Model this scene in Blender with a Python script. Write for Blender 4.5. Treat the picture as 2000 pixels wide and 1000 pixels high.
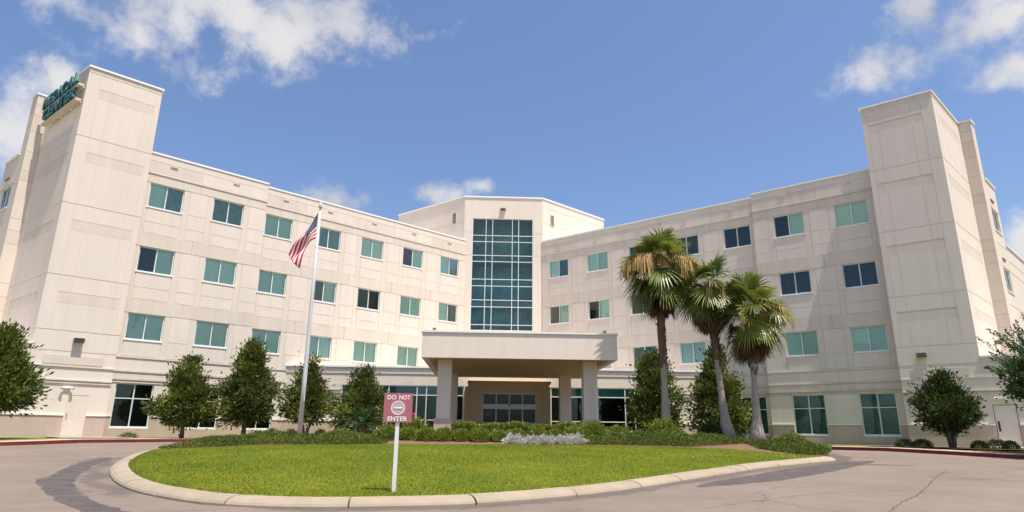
import bpy, bmesh, math, random
import numpy as np
from mathutils import Vector, Matrix

R = math.radians
for o in list(bpy.data.objects): bpy.data.objects.remove(o)
scene = bpy.context.scene
col = scene.collection
rnd = random.Random(7)

# ------------------------------------------------------------------ camera
EYE = 1.5
cam_d = bpy.data.cameras.new('Camera'); cam = bpy.data.objects.new('Camera', cam_d); col.objects.link(cam)
cam_d.sensor_width = 36.0; cam_d.lens = 1246.73 / 2000 * 36
cam_d.clip_start = 0.1; cam_d.clip_end = 3000
cam.matrix_world = Matrix.Translation((0, 0, EYE)) @ Matrix.Rotation(R(90 + 15.5766), 4, 'X') @ Matrix.Rotation(R(0.594), 4, 'Z')
scene.camera = cam

# ------------------------------------------------------------------ light
SUN_DIR = Vector((0.24, -0.265, 1.0)).normalized()          # towards the sun
elev = math.asin(SUN_DIR.z); rot = math.atan2(SUN_DIR.x, SUN_DIR.y)
sun_d = bpy.data.lights.new('Sun', 'SUN'); sun = bpy.data.objects.new('Sun', sun_d); col.objects.link(sun)
sun_d.energy = 4.6; sun_d.angle = R(0.55); sun_d.color = (1.0, 0.92, 0.80)
sun.rotation_euler = (-SUN_DIR).to_track_quat('-Z', 'Y').to_euler()
sun.location = (20, -30, 60)

world = bpy.data.worlds.new('World'); scene.world = world; world.use_nodes = True
wn = world.node_tree.nodes; wl = world.node_tree.links; wn.clear()
def N(t, **kw):
    n = wn.new(t)
    for k, v in kw.items(): setattr(n, k, v)
    return n
def wmath(op, a, b=None, clamp=False):
    n = N('ShaderNodeMath', operation=op, use_clamp=clamp)
    for i, x in enumerate((a, b)):
        if x is None: continue
        if isinstance(x, (int, float)): n.inputs[i].default_value = x
        else: wl.new(x, n.inputs[i])
    return n.outputs[0]
sky = N('ShaderNodeTexSky', sky_type='NISHITA'); sky.sun_disc = False
sky.sun_elevation = elev; sky.sun_rotation = rot; sky.air_density = 1.0; sky.dust_density = 2.0; sky.ozone_density = 2.0
tc = N('ShaderNodeTexCoord')
CLOUDS = [(-0.466,0.709,0.529,0.19,0.062),(-0.368,0.756,0.541,0.16,0.066),(-0.275,0.778,0.568,0.13,0.048),(-0.56,0.665,0.505,0.12,0.03),
 (-0.615,0.709,0.350,0.085,0.080),(-0.570,0.711,0.411,0.035,0.030),(-0.60,0.70,0.405,0.04,0.035),(0.513,0.693,0.517,0.036,0.050),(0.565,0.678,0.480,0.10,0.036),
 (0.600,0.677,0.432,0.058,0.036),(0.490,0.730,0.472,0.075,0.034),(0.545,0.69,0.492,0.085,0.048),(-0.263,0.903,0.334,0.062,0.036),(-0.124,0.926,0.357,0.05,0.022),
 (-0.049,0.927,0.372,0.030,0.015),(0.625,0.743,0.245,0.034,0.055)]
nz = N('ShaderNodeTexNoise'); nz.inputs['Scale'].default_value = 10; nz.inputs['Detail'].default_value = 11; nz.inputs['Roughness'].default_value = 0.64
wl.new(tc.outputs['Generated'], nz.inputs['Vector'])
nz2 = N('ShaderNodeTexNoise'); nz2.inputs['Scale'].default_value = 2.6; nz2.inputs['Detail'].default_value = 3
wl.new(tc.outputs['Generated'], nz2.inputs['Vector'])
nz3 = N('ShaderNodeTexNoise'); nz3.inputs['Scale'].default_value = 5; nz3.inputs['Detail'].default_value = 5
wl.new(tc.outputs['Generated'], nz3.inputs['Vector'])
sep = N('ShaderNodeSeparateXYZ'); wl.new(tc.outputs['Generated'], sep.inputs[0])
M = None
for (cx, cy, cz, rx, rz) in CLOUDS:
    s = N('ShaderNodeVectorMath', operation='SUBTRACT'); wl.new(tc.outputs['Generated'], s.inputs[0]); s.inputs[1].default_value = (cx, cy, cz)
    m = N('ShaderNodeVectorMath', operation='MULTIPLY'); wl.new(s.outputs[0], m.inputs[0]); m.inputs[1].default_value = (1/rx, 1/rx, 1/rz)
    l = N('ShaderNodeVectorMath', operation='LENGTH'); wl.new(m.outputs[0], l.inputs[0])
    v = wmath('SUBTRACT', 1.0, l.outputs['Value'])
    M = v if M is None else wmath('MAXIMUM', M, v)
# unseen rest of the sky: scattered cumulus, thickened to make the fill less blue
far = wmath('MULTIPLY_ADD', nz2.outputs['Fac'], 5.0); far.node.inputs[2].default_value = -2.55
front = N('ShaderNodeMapRange', interpolation_type='SMOOTHSTEP'); wl.new(sep.outputs[1], front.inputs[0])
front.inputs[1].default_value = 0.35; front.inputs[2].default_value = 0.62; front.inputs[3].default_value = 0.0; front.inputs[4].default_value = -4.0
far = wmath('ADD', far, front.outputs[0])
M = wmath('MAXIMUM', M, far); M = wmath('MAXIMUM', M, -1.5)
dens = wmath('ADD', M, wmath('MULTIPLY', wmath('SUBTRACT', nz.outputs['Fac'], 0.5), 4.0))
alpha = N('ShaderNodeMapRange', interpolation_type='SMOOTHSTEP'); wl.new(dens, alpha.inputs[0])
alpha.inputs[1].default_value = -0.05; alpha.inputs[2].default_value = 1.05; alpha.inputs[3].default_value = 0; alpha.inputs[4].default_value = 0.93
shade = N('ShaderNodeMapRange'); wl.new(nz3.outputs['Fac'], shade.inputs[0])
shade.inputs[1].default_value = 0.35; shade.inputs[2].default_value = 0.62; shade.inputs[3].default_value = 0; shade.inputs[4].default_value = 1
ccol = N('ShaderNodeMix', data_type='RGBA'); wl.new(shade.outputs[0], ccol.inputs[0])
ccol.inputs[6].default_value = (0.33, 0.35, 0.41, 1); ccol.inputs[7].default_value = (0.54, 0.53, 0.53, 1)
skyc = N('ShaderNodeMix', data_type='RGBA', blend_type='MULTIPLY'); skyc.inputs[0].default_value = 1
wl.new(sky.outputs[0], skyc.inputs[6]); SKY_STRENGTH = 0.092
skyc.inputs[7].default_value = (1.05, 1.13, 1.28, 1)
div = N('ShaderNodeMix', data_type='RGBA', blend_type='DIVIDE'); div.inputs[0].default_value = 1
wl.new(ccol.outputs[2], div.inputs[6]); div.inputs[7].default_value = (SKY_STRENGTH,) * 3 + (1,)
mixs = N('ShaderNodeMix', data_type='RGBA'); wl.new(alpha.outputs[0], mixs.inputs[0])
wl.new(skyc.outputs[2], mixs.inputs[6]); wl.new(div.outputs[2], mixs.inputs[7])
bg = N('ShaderNodeBackground'); bg.inputs[1].default_value = SKY_STRENGTH; wl.new(mixs.outputs[2], bg.inputs[0])
wo = N('ShaderNodeOutputWorld'); wl.new(bg.outputs[0], wo.inputs[0])

vs = scene.view_settings
vs.view_transform = 'Standard'; vs.look = 'None'; vs.gamma = 1; vs.use_curve_mapping = False; vs.exposure = 0.61
scene.render.engine = 'CYCLES'; scene.cycles.max_bounces = 6; scene.cycles.transparent_max_bounces = 12

# ------------------------------------------------------------------ materials
def new_mat(name):
    m = bpy.data.materials.new(name); m.use_nodes = True
    return m, m.node_tree.nodes, m.node_tree.links, m.node_tree.nodes['Principled BSDF']
def rgba(c): return (c[0], c[1], c[2], 1)
def simple(name, c, rough=0.6, spec=0.3, metal=0, var=0.06, scale=3.0, bump=0.0, bscale=60, objvar=0.0, streak=0.0):
    m, n, l, b = new_mat(name)
    b.inputs['Roughness'].default_value = rough; b.inputs['Specular IOR Level'].default_value = spec; b.inputs['Metallic'].default_value = metal
    g = n.new('ShaderNodeNewGeometry')
    t = n.new('ShaderNodeTexNoise'); t.inputs['Scale'].default_value = scale; t.inputs['Detail'].default_value = 6; t.inputs['Roughness'].default_value = 0.65
    l.new(g.outputs['Position'], t.inputs['Vector'])
    mr = n.new('ShaderNodeMapRange'); l.new(t.outputs['Fac'], mr.inputs[0])
    mr.inputs[1].default_value = 0.3; mr.inputs[2].default_value = 0.7; mr.inputs[3].default_value = 1 - var; mr.inputs[4].default_value = 1 + var
    fac = mr.outputs[0]
    if objvar:
        oi = n.new('ShaderNodeObjectInfo'); mo = n.new('ShaderNodeMapRange'); l.new(oi.outputs['Random'], mo.inputs[0])
        mo.inputs[3].default_value = 1 - objvar; mo.inputs[4].default_value = 1 + objvar
        mm = n.new('ShaderNodeMath'); mm.operation = 'MULTIPLY'; l.new(fac, mm.inputs[0]); l.new(mo.outputs[0], mm.inputs[1]); fac = mm.outputs[0]
    if streak:
        mp = n.new('ShaderNodeMapping'); l.new(g.outputs['Position'], mp.inputs[0]); mp.inputs['Scale'].default_value = (1.6, 1.6, 0.12)
        t2 = n.new('ShaderNodeTexNoise'); t2.inputs['Scale'].default_value = 1.3; t2.inputs['Detail'].default_value = 7; l.new(mp.outputs[0], t2.inputs['Vector'])
        m2 = n.new('ShaderNodeMapRange'); l.new(t2.outputs['Fac'], m2.inputs[0]); m2.inputs[1].default_value = 0.38; m2.inputs[2].default_value = 0.66
        m2.inputs[3].default_value = 1.0; m2.inputs[4].default_value = 1 - streak
        mm = n.new('ShaderNodeMath'); mm.operation = 'MULTIPLY'; l.new(fac, mm.inputs[0]); l.new(m2.outputs[0], mm.inputs[1]); fac = mm.outputs[0]
    v = n.new('ShaderNodeVectorMath'); v.operation = 'SCALE'; v.inputs[0].default_value = c; l.new(fac, v.inputs['Scale'])
    l.new(v.outputs[0], b.inputs['Base Color'])
    if bump:
        tb = n.new('ShaderNodeTexNoise'); tb.inputs['Scale'].default_value = bscale; tb.inputs['Detail'].default_value = 4; l.new(g.outputs['Position'], tb.inputs['Vector'])
        bp = n.new('ShaderNodeBump'); bp.inputs['Strength'].default_value = bump; bp.inputs['Distance'].default_value = 0.02
        l.new(tb.outputs['Fac'], bp.inputs['Height']); l.new(bp.outputs[0], b.inputs['Normal'])
    return m
MT = {}
WALL = (0.685, 0.615, 0.54)
MT['stucco'] = simple('stucco', WALL, 0.9, 0.1, var=0.025, scale=0.7, bump=0.25, bscale=30, objvar=0.012, streak=0.05)
MT['stucco_plain'] = simple('stucco_plain', (0.745, 0.66, 0.58), 0.9, 0.1, var=0.02, scale=0.5, bump=0.2, bscale=30, streak=0.05)
MT['joint'] = simple('joint', (0.645, 0.575, 0.50), 0.9, 0.1, var=0.05)
MT['stucco_tan'] = simple('stucco_tan', (0.645, 0.572, 0.495), 0.9, 0.1, var=0.025, scale=0.7, bump=0.2, bscale=30, objvar=0.02, streak=0.08)
MT['strip'] = simple('stucco_strip', (0.67, 0.598, 0.52), 0.9, 0.1, var=0.03, scale=0.7, bump=0.2, bscale=30, streak=0.06)
MT['base'] = simple('stucco_base', (0.51, 0.405, 0.345), 0.9, 0.1, var=0.03, scale=0.8, bump=0.2, bscale=30, streak=0.10)
MT['portal'] = simple('portal_paint', (0.60, 0.48, 0.345), 0.9, 0.1, var=0.03)
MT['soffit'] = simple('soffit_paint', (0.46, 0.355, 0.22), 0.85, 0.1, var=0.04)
MT['coping'] = simple('coping_metal', (0.80, 0.79, 0.77), 0.4, 0.4, var=0.04)
MT['frame'] = simple('window_aluminium', (0.62, 0.68, 0.69), 0.4, 0.5, var=0.03)
MT['doorpaint'] = simple('door_paint', (0.72, 0.66, 0.60), 0.6, 0.3, var=0.02)
MT['dark'] = simple('dark_metal', (0.03, 0.03, 0.03), 0.5, 0.4)
MT['bronze'] = simple('lamp_bronze', (0.16, 0.13, 0.11), 0.5, 0.4)
MT['white'] = simple('white_plastic', (0.80, 0.80, 0.78), 0.4, 0.4, var=0.02)
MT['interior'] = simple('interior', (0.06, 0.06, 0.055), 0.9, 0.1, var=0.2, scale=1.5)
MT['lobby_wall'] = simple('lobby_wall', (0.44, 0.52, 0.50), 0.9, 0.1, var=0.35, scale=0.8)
MT['blind'] = simple('blind', (0.86, 0.92, 0.82), 0.7, 0.2, var=0.05, objvar=0.13)
MT['blind_dark'] = simple('blind_dark', (0.09, 0.17, 0.16), 0.7, 0.2, var=0.15, objvar=0.1)
MT['blind_mid'] = simple('blind_mid', (0.34, 0.40, 0.36), 0.7, 0.2, var=0.15, objvar=0.2)
MT['concrete'] = simple('kerb_concrete', (0.32, 0.265, 0.20), 0.9, 0.15, var=0.10, scale=1.8, bump=0.3, bscale=80, objvar=0.04, streak=0.06)
MT['walk'] = simple('walk_concrete', (0.40, 0.345, 0.295), 0.9, 0.15, var=0.07, scale=1.2, bump=0.2, bscale=60)
MT['red'] = simple('red_kerb_paint', (0.16, 0.027, 0.030), 0.7, 0.25, var=0.3, scale=4)
MT['mulch'] = simple('mulch', (0.17, 0.105, 0.07), 0.95, 0.05, var=0.5, scale=22, bump=1.0, bscale=30)
MT['bark'] = simple('bark', (0.15, 0.125, 0.10), 0.95, 0.05, var=0.25, scale=12, bump=0.6, bscale=40)
MT['palmbark'] = simple('palm_bark', (0.34, 0.30, 0.255), 0.95, 0.05, var=0.22, scale=9, bump=0.8, bscale=30)
MT['palmboot'] = simple('palm_boot', (0.17, 0.12, 0.085), 0.95, 0.05, var=0.4, scale=20, bump=0.5, bscale=40)
MT['galv'] = simple('pole_aluminium', (0.62, 0.63, 0.65), 0.4, 0.5, metal=0.15, var=0.04)
MT['postwhite'] = simple('post_white', (0.72, 0.72, 0.72), 0.5, 0.4, var=0.05, scale=8)
MT['signred'] = simple('sign_maroon', (0.39, 0.13, 0.155), 0.5, 0.4, var=0.10, scale=14)
MT['signgrey'] = simple('sign_grey', (0.46, 0.41, 0.39), 0.6, 0.3, var=0.08, scale=20)
MT['signwhite'] = simple('sign_white', (0.80, 0.78, 0.75), 0.5, 0.3, var=0.03)
MT['green'] = simple('letter_green', (0.015, 0.105, 0.095), 0.4, 0.5, var=0.08)
MT['raceway'] = simple('raceway_beige', (0.60, 0.52, 0.43), 0.6, 0.3)
MT['flagred'] = simple('flag_red', (0.46, 0.015, 0.035), 0.8, 0.2, var=0.08, scale=8)
MT['flagwhite'] = simple('flag_white', (0.72, 0.65, 0.65), 0.8, 0.2, var=0.05, scale=8)
MT['bloom'] = simple('rose_bloom', (0.55, 0.04, 0.05), 0.6, 0.2)
MT['crack'] = simple('crack_tar', (0.11, 0.092, 0.085), 0.95, 0.05)
MT['ground'] = simple('far_ground', (0.27, 0.225, 0.165), 0.95, 0.05, var=0.3, scale=0.1)

def glass(name, tint, rough=0.01):
    m, n, l, b = new_mat(name); n.remove(b)
    tr = n.new('ShaderNodeBsdfTransparent'); tr.inputs[0].default_value = rgba(tint)
    gl = n.new('ShaderNodeBsdfGlossy'); gl.inputs['Roughness'].default_value = rough; gl.inputs[0].default_value = (0.9, 0.97, 0.97, 1)
    fr = n.new('ShaderNodeFresnel'); fr.inputs[0].default_value = 1.5
    g = n.new('ShaderNodeNewGeometry'); t = n.new('ShaderNodeTexNoise'); t.inputs['Scale'].default_value = 0.9; l.new(g.outputs['Position'], t.inputs['Vector'])
    bp = n.new('ShaderNodeBump'); bp.inputs['Strength'].default_value = 0.14; bp.inputs['Distance'].default_value = 0.05; l.new(t.outputs['Fac'], bp.inputs['Height']); l.new(bp.outputs[0], gl.inputs['Normal'])
    mx = n.new('ShaderNodeMixShader'); l.new(fr.outputs[0], mx.inputs[0]); l.new(tr.outputs[0], mx.inputs[1]); l.new(gl.outputs[0], mx.inputs[2])
    l.new(mx.outputs[0], n['Material Output'].inputs[0])
    return m
MT['glass'] = glass('green_glass', (0.885, 0.975, 0.94))
MT['glass_door'] = glass('door_glass', (0.5, 0.62, 0.63))
MT['glass_door'].node_tree.nodes['Glossy BSDF'].inputs[0].default_value = (.6, .64, .66, 1)
MT['glass_dark'] = glass('dark_teal_glass', (0.66, 0.88, 0.89))

def leafmat(name, c0, c1, rough=0.45, spec=0.35, trans=0.3):
    m, n, l, b = new_mat(name)
    a = n.new('ShaderNodeAttribute'); a.attribute_name = 'tint'
    mx = n.new('ShaderNodeMix'); mx.data_type = 'RGBA'; l.new(a.outputs['Fac'], mx.inputs[0]); mx.inputs[6].default_value = rgba(c0); mx.inputs[7].default_value = rgba(c1)
    l.new(mx.outputs[2], b.inputs['Base Color']); b.inputs['Roughness'].default_value = rough; b.inputs['Specular IOR Level'].default_value = spec
    t = n.new('ShaderNodeBsdfTranslucent'); l.new(mx.outputs[2], t.inputs[0])
    ms = n.new('ShaderNodeMixShader'); ms.inputs[0].default_value = trans; l.new(b.outputs[0], ms.inputs[1]); l.new(t.outputs[0], ms.inputs[2])
    l.new(ms.outputs[0], n['Material Output'].inputs[0])
    return m
MT['magnolia'] = leafmat('magnolia_leaf', (0.014, 0.036, 0.008), (0.19, 0.215, 0.042), 0.5, 0.25, 0.2)
MT['camphor'] = leafmat('pointed_leaf', (0.014, 0.04, 0.009), (0.09, 0.15, 0.035), 0.55, 0.2, 0.25)
MT['hedge'] = leafmat('hedge_leaf', (0.055, 0.10, 0.013), (0.40, 0.44, 0.075), 0.5, 0.3, 0.3)
MT['boxwood'] = leafmat('boxwood_leaf', (0.014, 0.034, 0.008), (0.10, 0.125, 0.03), 0.55, 0.2, 0.2)
MT['juniper'] = leafmat('juniper_leaf', (0.05, 0.085, 0.015), (0.25, 0.28, 0.055), 0.6, 0.2, 0.25)
MT['dusty'] = leafmat('dusty_miller_leaf', (0.42, 0.42, 0.39), (0.78, 0.77, 0.73), 0.9, 0.1, 0.2)
MT['grass'] = leafmat('grass_blade', (0.080, 0.14, 0.009), (0.235, 0.26, 0.026), 0.6, 0.2, 0.3)
MT['frond'] = leafmat('palm_frond', (0.04, 0.085, 0.014), (0.27, 0.30, 0.05), 0.4, 0.4, 0.25)
MT['deadfrond'] = leafmat('dead_frond', (0.075, 0.045, 0.028), (0.24, 0.15, 0.085), 0.9, 0.05, 0.15)
MT['stalk'] = leafmat('flower_stalk', (0.34, 0.21, 0.08), (0.62, 0.46, 0.22), 0.8, 0.1, 0.2)
MT['sago'] = leafmat('sago_leaf', (0.015, 0.045, 0.010), (0.06, 0.11, 0.022), 0.4, 0.4, 0.2)

def lawn_material():
    m, n, l, b = new_mat('lawn')
    b.inputs['Roughness'].default_value = 0.9; b.inputs['Specular IOR Level'].default_value = 0.1
    g = n.new('ShaderNodeNewGeometry')
    t1 = n.new('ShaderNodeTexNoise'); t1.inputs['Scale'].default_value = 0.55; t1.inputs['Detail'].default_value = 6; l.new(g.outputs['Position'], t1.inputs['Vector'])
    t2 = n.new('ShaderNodeTexNoise'); t2.inputs['Scale'].default_value = 14; t2.inputs['Detail'].default_value = 5; l.new(g.outputs['Position'], t2.inputs['Vector'])
    ad = n.new('ShaderNodeMath'); ad.operation = 'ADD'; l.new(t1.outputs['Fac'], ad.inputs[0]); l.new(t2.outputs['Fac'], ad.inputs[1])
    cr = n.new('ShaderNodeMapRange'); l.new(ad.outputs[0], cr.inputs[0]); cr.inputs[1].default_value = 0.75; cr.inputs[2].default_value = 1.25
    mx = n.new('ShaderNodeMix'); mx.data_type = 'RGBA'; l.new(cr.outputs[0], mx.inputs[0]); mx.inputs[6].default_value = (0.08, 0.12, 0.009, 1); mx.inputs[7].default_value = (0.20, 0.20, 0.020, 1)
    l.new(mx.outputs[2], b.inputs['Base Color'])
    bp = n.new('ShaderNodeBump'); bp.inputs['Strength'].default_value = 0.8; bp.inputs['Distance'].default_value = 0.04; l.new(t2.outputs['Fac'], bp.inputs['Height']); l.new(bp.outputs[0], b.inputs['Normal'])
    return m
MT['lawn'] = lawn_material()

def asphalt_material():
    m, n, l, b = new_mat('asphalt')
    b.inputs['Roughness'].default_value = 0.92; b.inputs['Specular IOR Level'].default_value = 0.15
    g = n.new('ShaderNodeNewGeometry')
    def noise(s, d=6, r=0.6):
        t = n.new('ShaderNodeTexNoise'); t.inputs['Scale'].default_value = s; t.inputs['Detail'].default_value = d; t.inputs['Roughness'].default_value = r
        l.new(g.outputs['Position'], t.inputs['Vector']); return t
    def mp(x, a, b_, c, d_):
        r = n.new('ShaderNodeMapRange'); l.new(x, r.inputs[0]); r.inputs[1].default_value = a; r.inputs[2].default_value = b_; r.inputs[3].default_value = c; r.inputs[4].default_value = d_; return r.outputs[0]
    def mul(a, b_):
        k = n.new('ShaderNodeMath'); k.operation = 'MULTIPLY'; l.new(a, k.inputs[0]); l.new(b_, k.inputs[1]); return k.outputs[0]
    big = noise(0.35, 5); fine = noise(60, 3, 0.8); mid = noise(3.0, 7, 0.7)
    f = mul(mp(big.outputs['Fac'], 0.3, 0.7, 0.86, 1.12), mp(fine.outputs['Fac'], 0.3, 0.7, 0.88, 1.12))
    f = mul(f, mp(mid.outputs['Fac'], 0.3, 0.75, 0.9, 1.08))
    # fine crack network
    wp = n.new('ShaderNodeVectorMath'); wp.operation = 'ADD'; l.new(g.outputs['Position'], wp.inputs[0])
    sc = n.new('ShaderNodeVectorMath'); sc.operation = 'SCALE'; sc.inputs['Scale'].default_value = 0.9; l.new(noise(1.2, 6).outputs['Color'], sc.inputs[0]); l.new(sc.outputs[0], wp.inputs[1])
    vo = n.new('ShaderNodeTexVoronoi'); vo.feature = 'DISTANCE_TO_EDGE'; vo.inputs['Scale'].default_value = 0.33; l.new(wp.outputs[0], vo.inputs['Vector'])
    cm = noise(0.25, 3)
    crk = mp(vo.outputs['Distance'], 0.0, 0.008, 0.0, 1.0)
    k = n.new('ShaderNodeMath'); k.operation = 'MAXIMUM'; l.new(crk, k.inputs[0]); l.new(mp(cm.outputs['Fac'], 0.50, 0.64, 1.0, 0.62), k.inputs[1]); f = mul(f, k.outputs[0])
    st = n.new('ShaderNodeAttribute'); st.attribute_name = 'stain'
    edge = n.new('ShaderNodeMath'); edge.operation = 'ADD'; l.new(st.outputs['Fac'], edge.inputs[0]); l.new(mp(mid.outputs['Fac'], 0.2, 0.8, -0.22, 0.22), edge.inputs[1])
    ad2 = n.new('ShaderNodeMath'); ad2.operation = 'ADD'; l.new(mp(edge.outputs[0], 0.30, 0.40, 0.0, 0.72), ad2.inputs[0]); l.new(mp(edge.outputs[0], 0.78, 0.86, 0.0, 0.28), ad2.inputs[1]); stf = ad2.outputs[0]
    v = n.new('ShaderNodeVectorMath'); v.operation = 'SCALE'; v.inputs[0].default_value = (0.195, 0.157, 0.131); l.new(f, v.inputs['Scale'])
    v2 = n.new('ShaderNodeVectorMath'); v2.operation = 'SCALE'; v2.inputs[0].default_value = (0.10, 0.086, 0.080); l.new(f, v2.inputs['Scale'])
    mx = n.new('ShaderNodeMix'); mx.data_type = 'RGBA'; l.new(stf, mx.inputs[0]); l.new(v.outputs[0], mx.inputs[6]); l.new(v2.outputs[0], mx.inputs[7])
    l.new(mx.outputs[2], b.inputs['Base Color'])
    bp = n.new('ShaderNodeBump'); bp.inputs['Strength'].default_value = 0.5; bp.inputs['Distance'].default_value = 0.01; l.new(fine.outputs['Fac'], bp.inputs['Height']); l.new(bp.outputs[0], b.inputs['Normal'])
    return m
MT['asphalt'] = asphalt_material()

def canton_material():
    m, n, l, b = new_mat('flag_canton'); b.inputs['Roughness'].default_value = 0.8
    uv = n.new('ShaderNodeUVMap')
    mp = n.new('ShaderNodeMapping'); mp.inputs['Scale'].default_value = (6/0.4, 5/0.54, 1); l.new(uv.outputs[0], mp.inputs[0])
    fr = n.new('ShaderNodeVectorMath'); fr.operation = 'FRACTION'; l.new(mp.outputs[0], fr.inputs[0])
    sb = n.new('ShaderNodeVectorMath'); sb.operation = 'SUBTRACT'; sb.inputs[1].default_value = (0.5, 0.5, 0); l.new(fr.outputs[0], sb.inputs[0])
    ln = n.new('ShaderNodeVectorMath'); ln.operation = 'LENGTH'; l.new(sb.outputs[0], ln.inputs[0])
    lt = n.new('ShaderNodeMath'); lt.operation = 'LESS_THAN'; lt.inputs[1].default_value = 0.20; l.new(ln.outputs['Value'], lt.inputs[0])
    mx = n.new('ShaderNodeMix'); mx.data_type = 'RGBA'; l.new(lt.outputs[0], mx.inputs[0]); mx.inputs[6].default_value = (0.016, 0.020, 0.085, 1); mx.inputs[7].default_value = (0.5, 0.5, 0.52, 1)
    l.new(mx.outputs[2], b.inputs['Base Color']); return m
MT['canton'] = canton_material()

# ------------------------------------------------------------------ object helpers
W = {}                                       # world position of every object made (no rotations on parents)
def link(o, parent=None, loc=(0, 0, 0)):
    col.objects.link(o); W[o] = Vector(loc); o.location = loc
    if parent is not None:
        o.parent = parent; o.matrix_parent_inverse = Matrix.Translation(-W[parent])
    return o
def thing(name, label, cat, loc, group=None):
    o = bpy.data.objects.new(name, None); o.empty_display_size = 0.2; link(o, None, loc); return tag(o, label, cat, group)
def tag(o, label, cat, group=None):
    o['label'] = label; o['category'] = cat
    if group: o['group'] = group
    return o
def struct(o): o['kind'] = 'structure'; return o
def stuff(o): o['kind'] = 'stuff'; return o
def npmesh(name, V, F, mat, parent=None, tint=None, smooth=False, mats=None, mi=None):
    V = np.asarray(V, np.float32); F = np.asarray(F, np.int32)
    org = np.array([(V[:, 0].min() + V[:, 0].max()) / 2, (V[:, 1].min() + V[:, 1].max()) / 2, V[:, 2].min()], np.float32)
    me = bpy.data.meshes.new(name)
    k = F.shape[1]; nf = len(F)
    me.vertices.add(len(V)); me.vertices.foreach_set('co', (V - org).ravel())
    me.loops.add(nf * k); me.loops.foreach_set('vertex_index', F.ravel())
    me.polygons.add(nf); me.polygons.foreach_set('loop_start', np.arange(0, nf * k, k, dtype=np.int32))
    me.polygons.foreach_set('loop_total', np.full(nf, k, np.int32))
    if smooth: me.polygons.foreach_set('use_smooth', np.ones(nf, bool))
    for m in (mats or [mat]): me.materials.append(m)
    if mi is not None: me.polygons.foreach_set('material_index', np.asarray(mi, np.int32))
    if tint is not None:
        a = me.attributes.new('tint', 'FLOAT', 'FACE'); a.data.foreach_set('value', np.asarray(tint, np.float32))
    me.update(calc_edges=True)
    return link(bpy.data.objects.new(name, me), parent, org.tolist())
def pymesh(name, V, F, mat, parent=None, smooth=False, fix=True):
    V = np.asarray(V, float)
    org = np.array([(V[:, 0].min() + V[:, 0].max()) / 2, (V[:, 1].min() + V[:, 1].max()) / 2, V[:, 2].min()])
    me = bpy.data.meshes.new(name); me.from_pydata((V - org).tolist(), [], [list(f) for f in F]); me.materials.append(mat)
    if fix:
        bm = bmesh.new(); bm.from_mesh(me); bmesh.ops.recalc_face_normals(bm, faces=bm.faces); bm.to_mesh(me); bm.free()
    if smooth:
        for p in me.polygons: p.use_smooth = True
    return link(bpy.data.objects.new(name, me), parent, org.tolist())

class Frame:
    """vertical plane: origin P, direction angle a (degrees); outward normal is to the right of the direction"""
    def __init__(s, P, a):
        s.P = np.array(P, float); s.a = R(a); s.d = np.array([math.cos(s.a), math.sin(s.a)]); s.n = np.array([math.sin(s.a), -math.cos(s.a)])
    def pt(s, t, o, z):
        q = s.P + t * s.d + o * s.n; return (q[0], q[1], z)
    def off(s, o): return Frame(s.P + o * s.n, math.degrees(s.a))
BOXF = [(0,1,2,3),(7,6,5,4),(0,4,5,1),(1,5,6,2),(2,6,7,3),(3,7,4,0)]
class MB:
    def __init__(s): s.V = []; s.F = []
    def raw(s, V, F):
        b = len(s.V); s.V += [tuple(v) for v in V]; s.F += [tuple(i + b for i in f) for f in F]; return s
    def box(s, fr, s0, s1, o0, o1, z0, z1):
        return s.raw([fr.pt(s0,o0,z0),fr.pt(s1,o0,z0),fr.pt(s1,o1,z0),fr.pt(s0,o1,z0),fr.pt(s0,o0,z1),fr.pt(s1,o0,z1),fr.pt(s1,o1,z1),fr.pt(s0,o1,z1)], BOXF)
    def tube(s, pts, rad, k=8):
        pts = [Vector(p) for p in pts]; n = len(pts); V = []
        for i, p in enumerate(pts):
            t = (pts[min(i+1, n-1)] - pts[max(i-1, 0)]).normalized()
            a = t.cross(Vector((0.3, 1, 0.2))).normalized(); b = t.cross(a)
            for j in range(k):
                q = 2 * math.pi * j / k; V.append(p + (a * math.cos(q) + b * math.sin(q)) * rad[i])
        F = [(i*k+j, i*k+(j+1) % k, (i+1)*k+(j+1) % k, (i+1)*k+j) for i in range(n-1) for j in range(k)]
        F += [tuple(range(k))[::-1], tuple(range((n-1)*k, n*k))]
        return s.raw(V, F)
    def build(s, name, mat, parent=None, smooth=False): return pymesh(name, s.V, s.F, mat, parent, smooth)
_unit = {}
INWARD = {'coping','floor_slab','partition','ceiling','interior_floor','portal_cap','portal_return','roof_deck','soffit','soffit_margin','column','rail','bracket','lens','box','arm','post'}
def panel(name, fr, s0, s1, o, t, z0, z1, matn, parent):
    """a box piece that shares one unit-cube mesh per material"""
    if matn not in _unit:
        me = bpy.data.meshes.new('piece_' + matn)
        me.from_pydata([(0,-1,0),(1,-1,0),(1,0,0),(0,0,0),(0,-1,1),(1,-1,1),(1,0,1),(0,0,1)], [], [f[::-1] for f in BOXF]); me.materials.append(MT[matn])
        bm = bmesh.new(); bm.from_mesh(me); bmesh.ops.recalc_face_normals(bm, faces=bm.faces); bm.to_mesh(me); bm.free(); _unit[matn] = me
    if name in INWARD: o -= t                          # these are given by their outer face
    ob = bpy.data.objects.new(name, _unit[matn]); link(ob, parent, fr.pt(s0, o, z0))
    ob.rotation_euler = (0, 0, fr.a); ob.scale = (s1 - s0, t, z1 - z0)
    return ob
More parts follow.
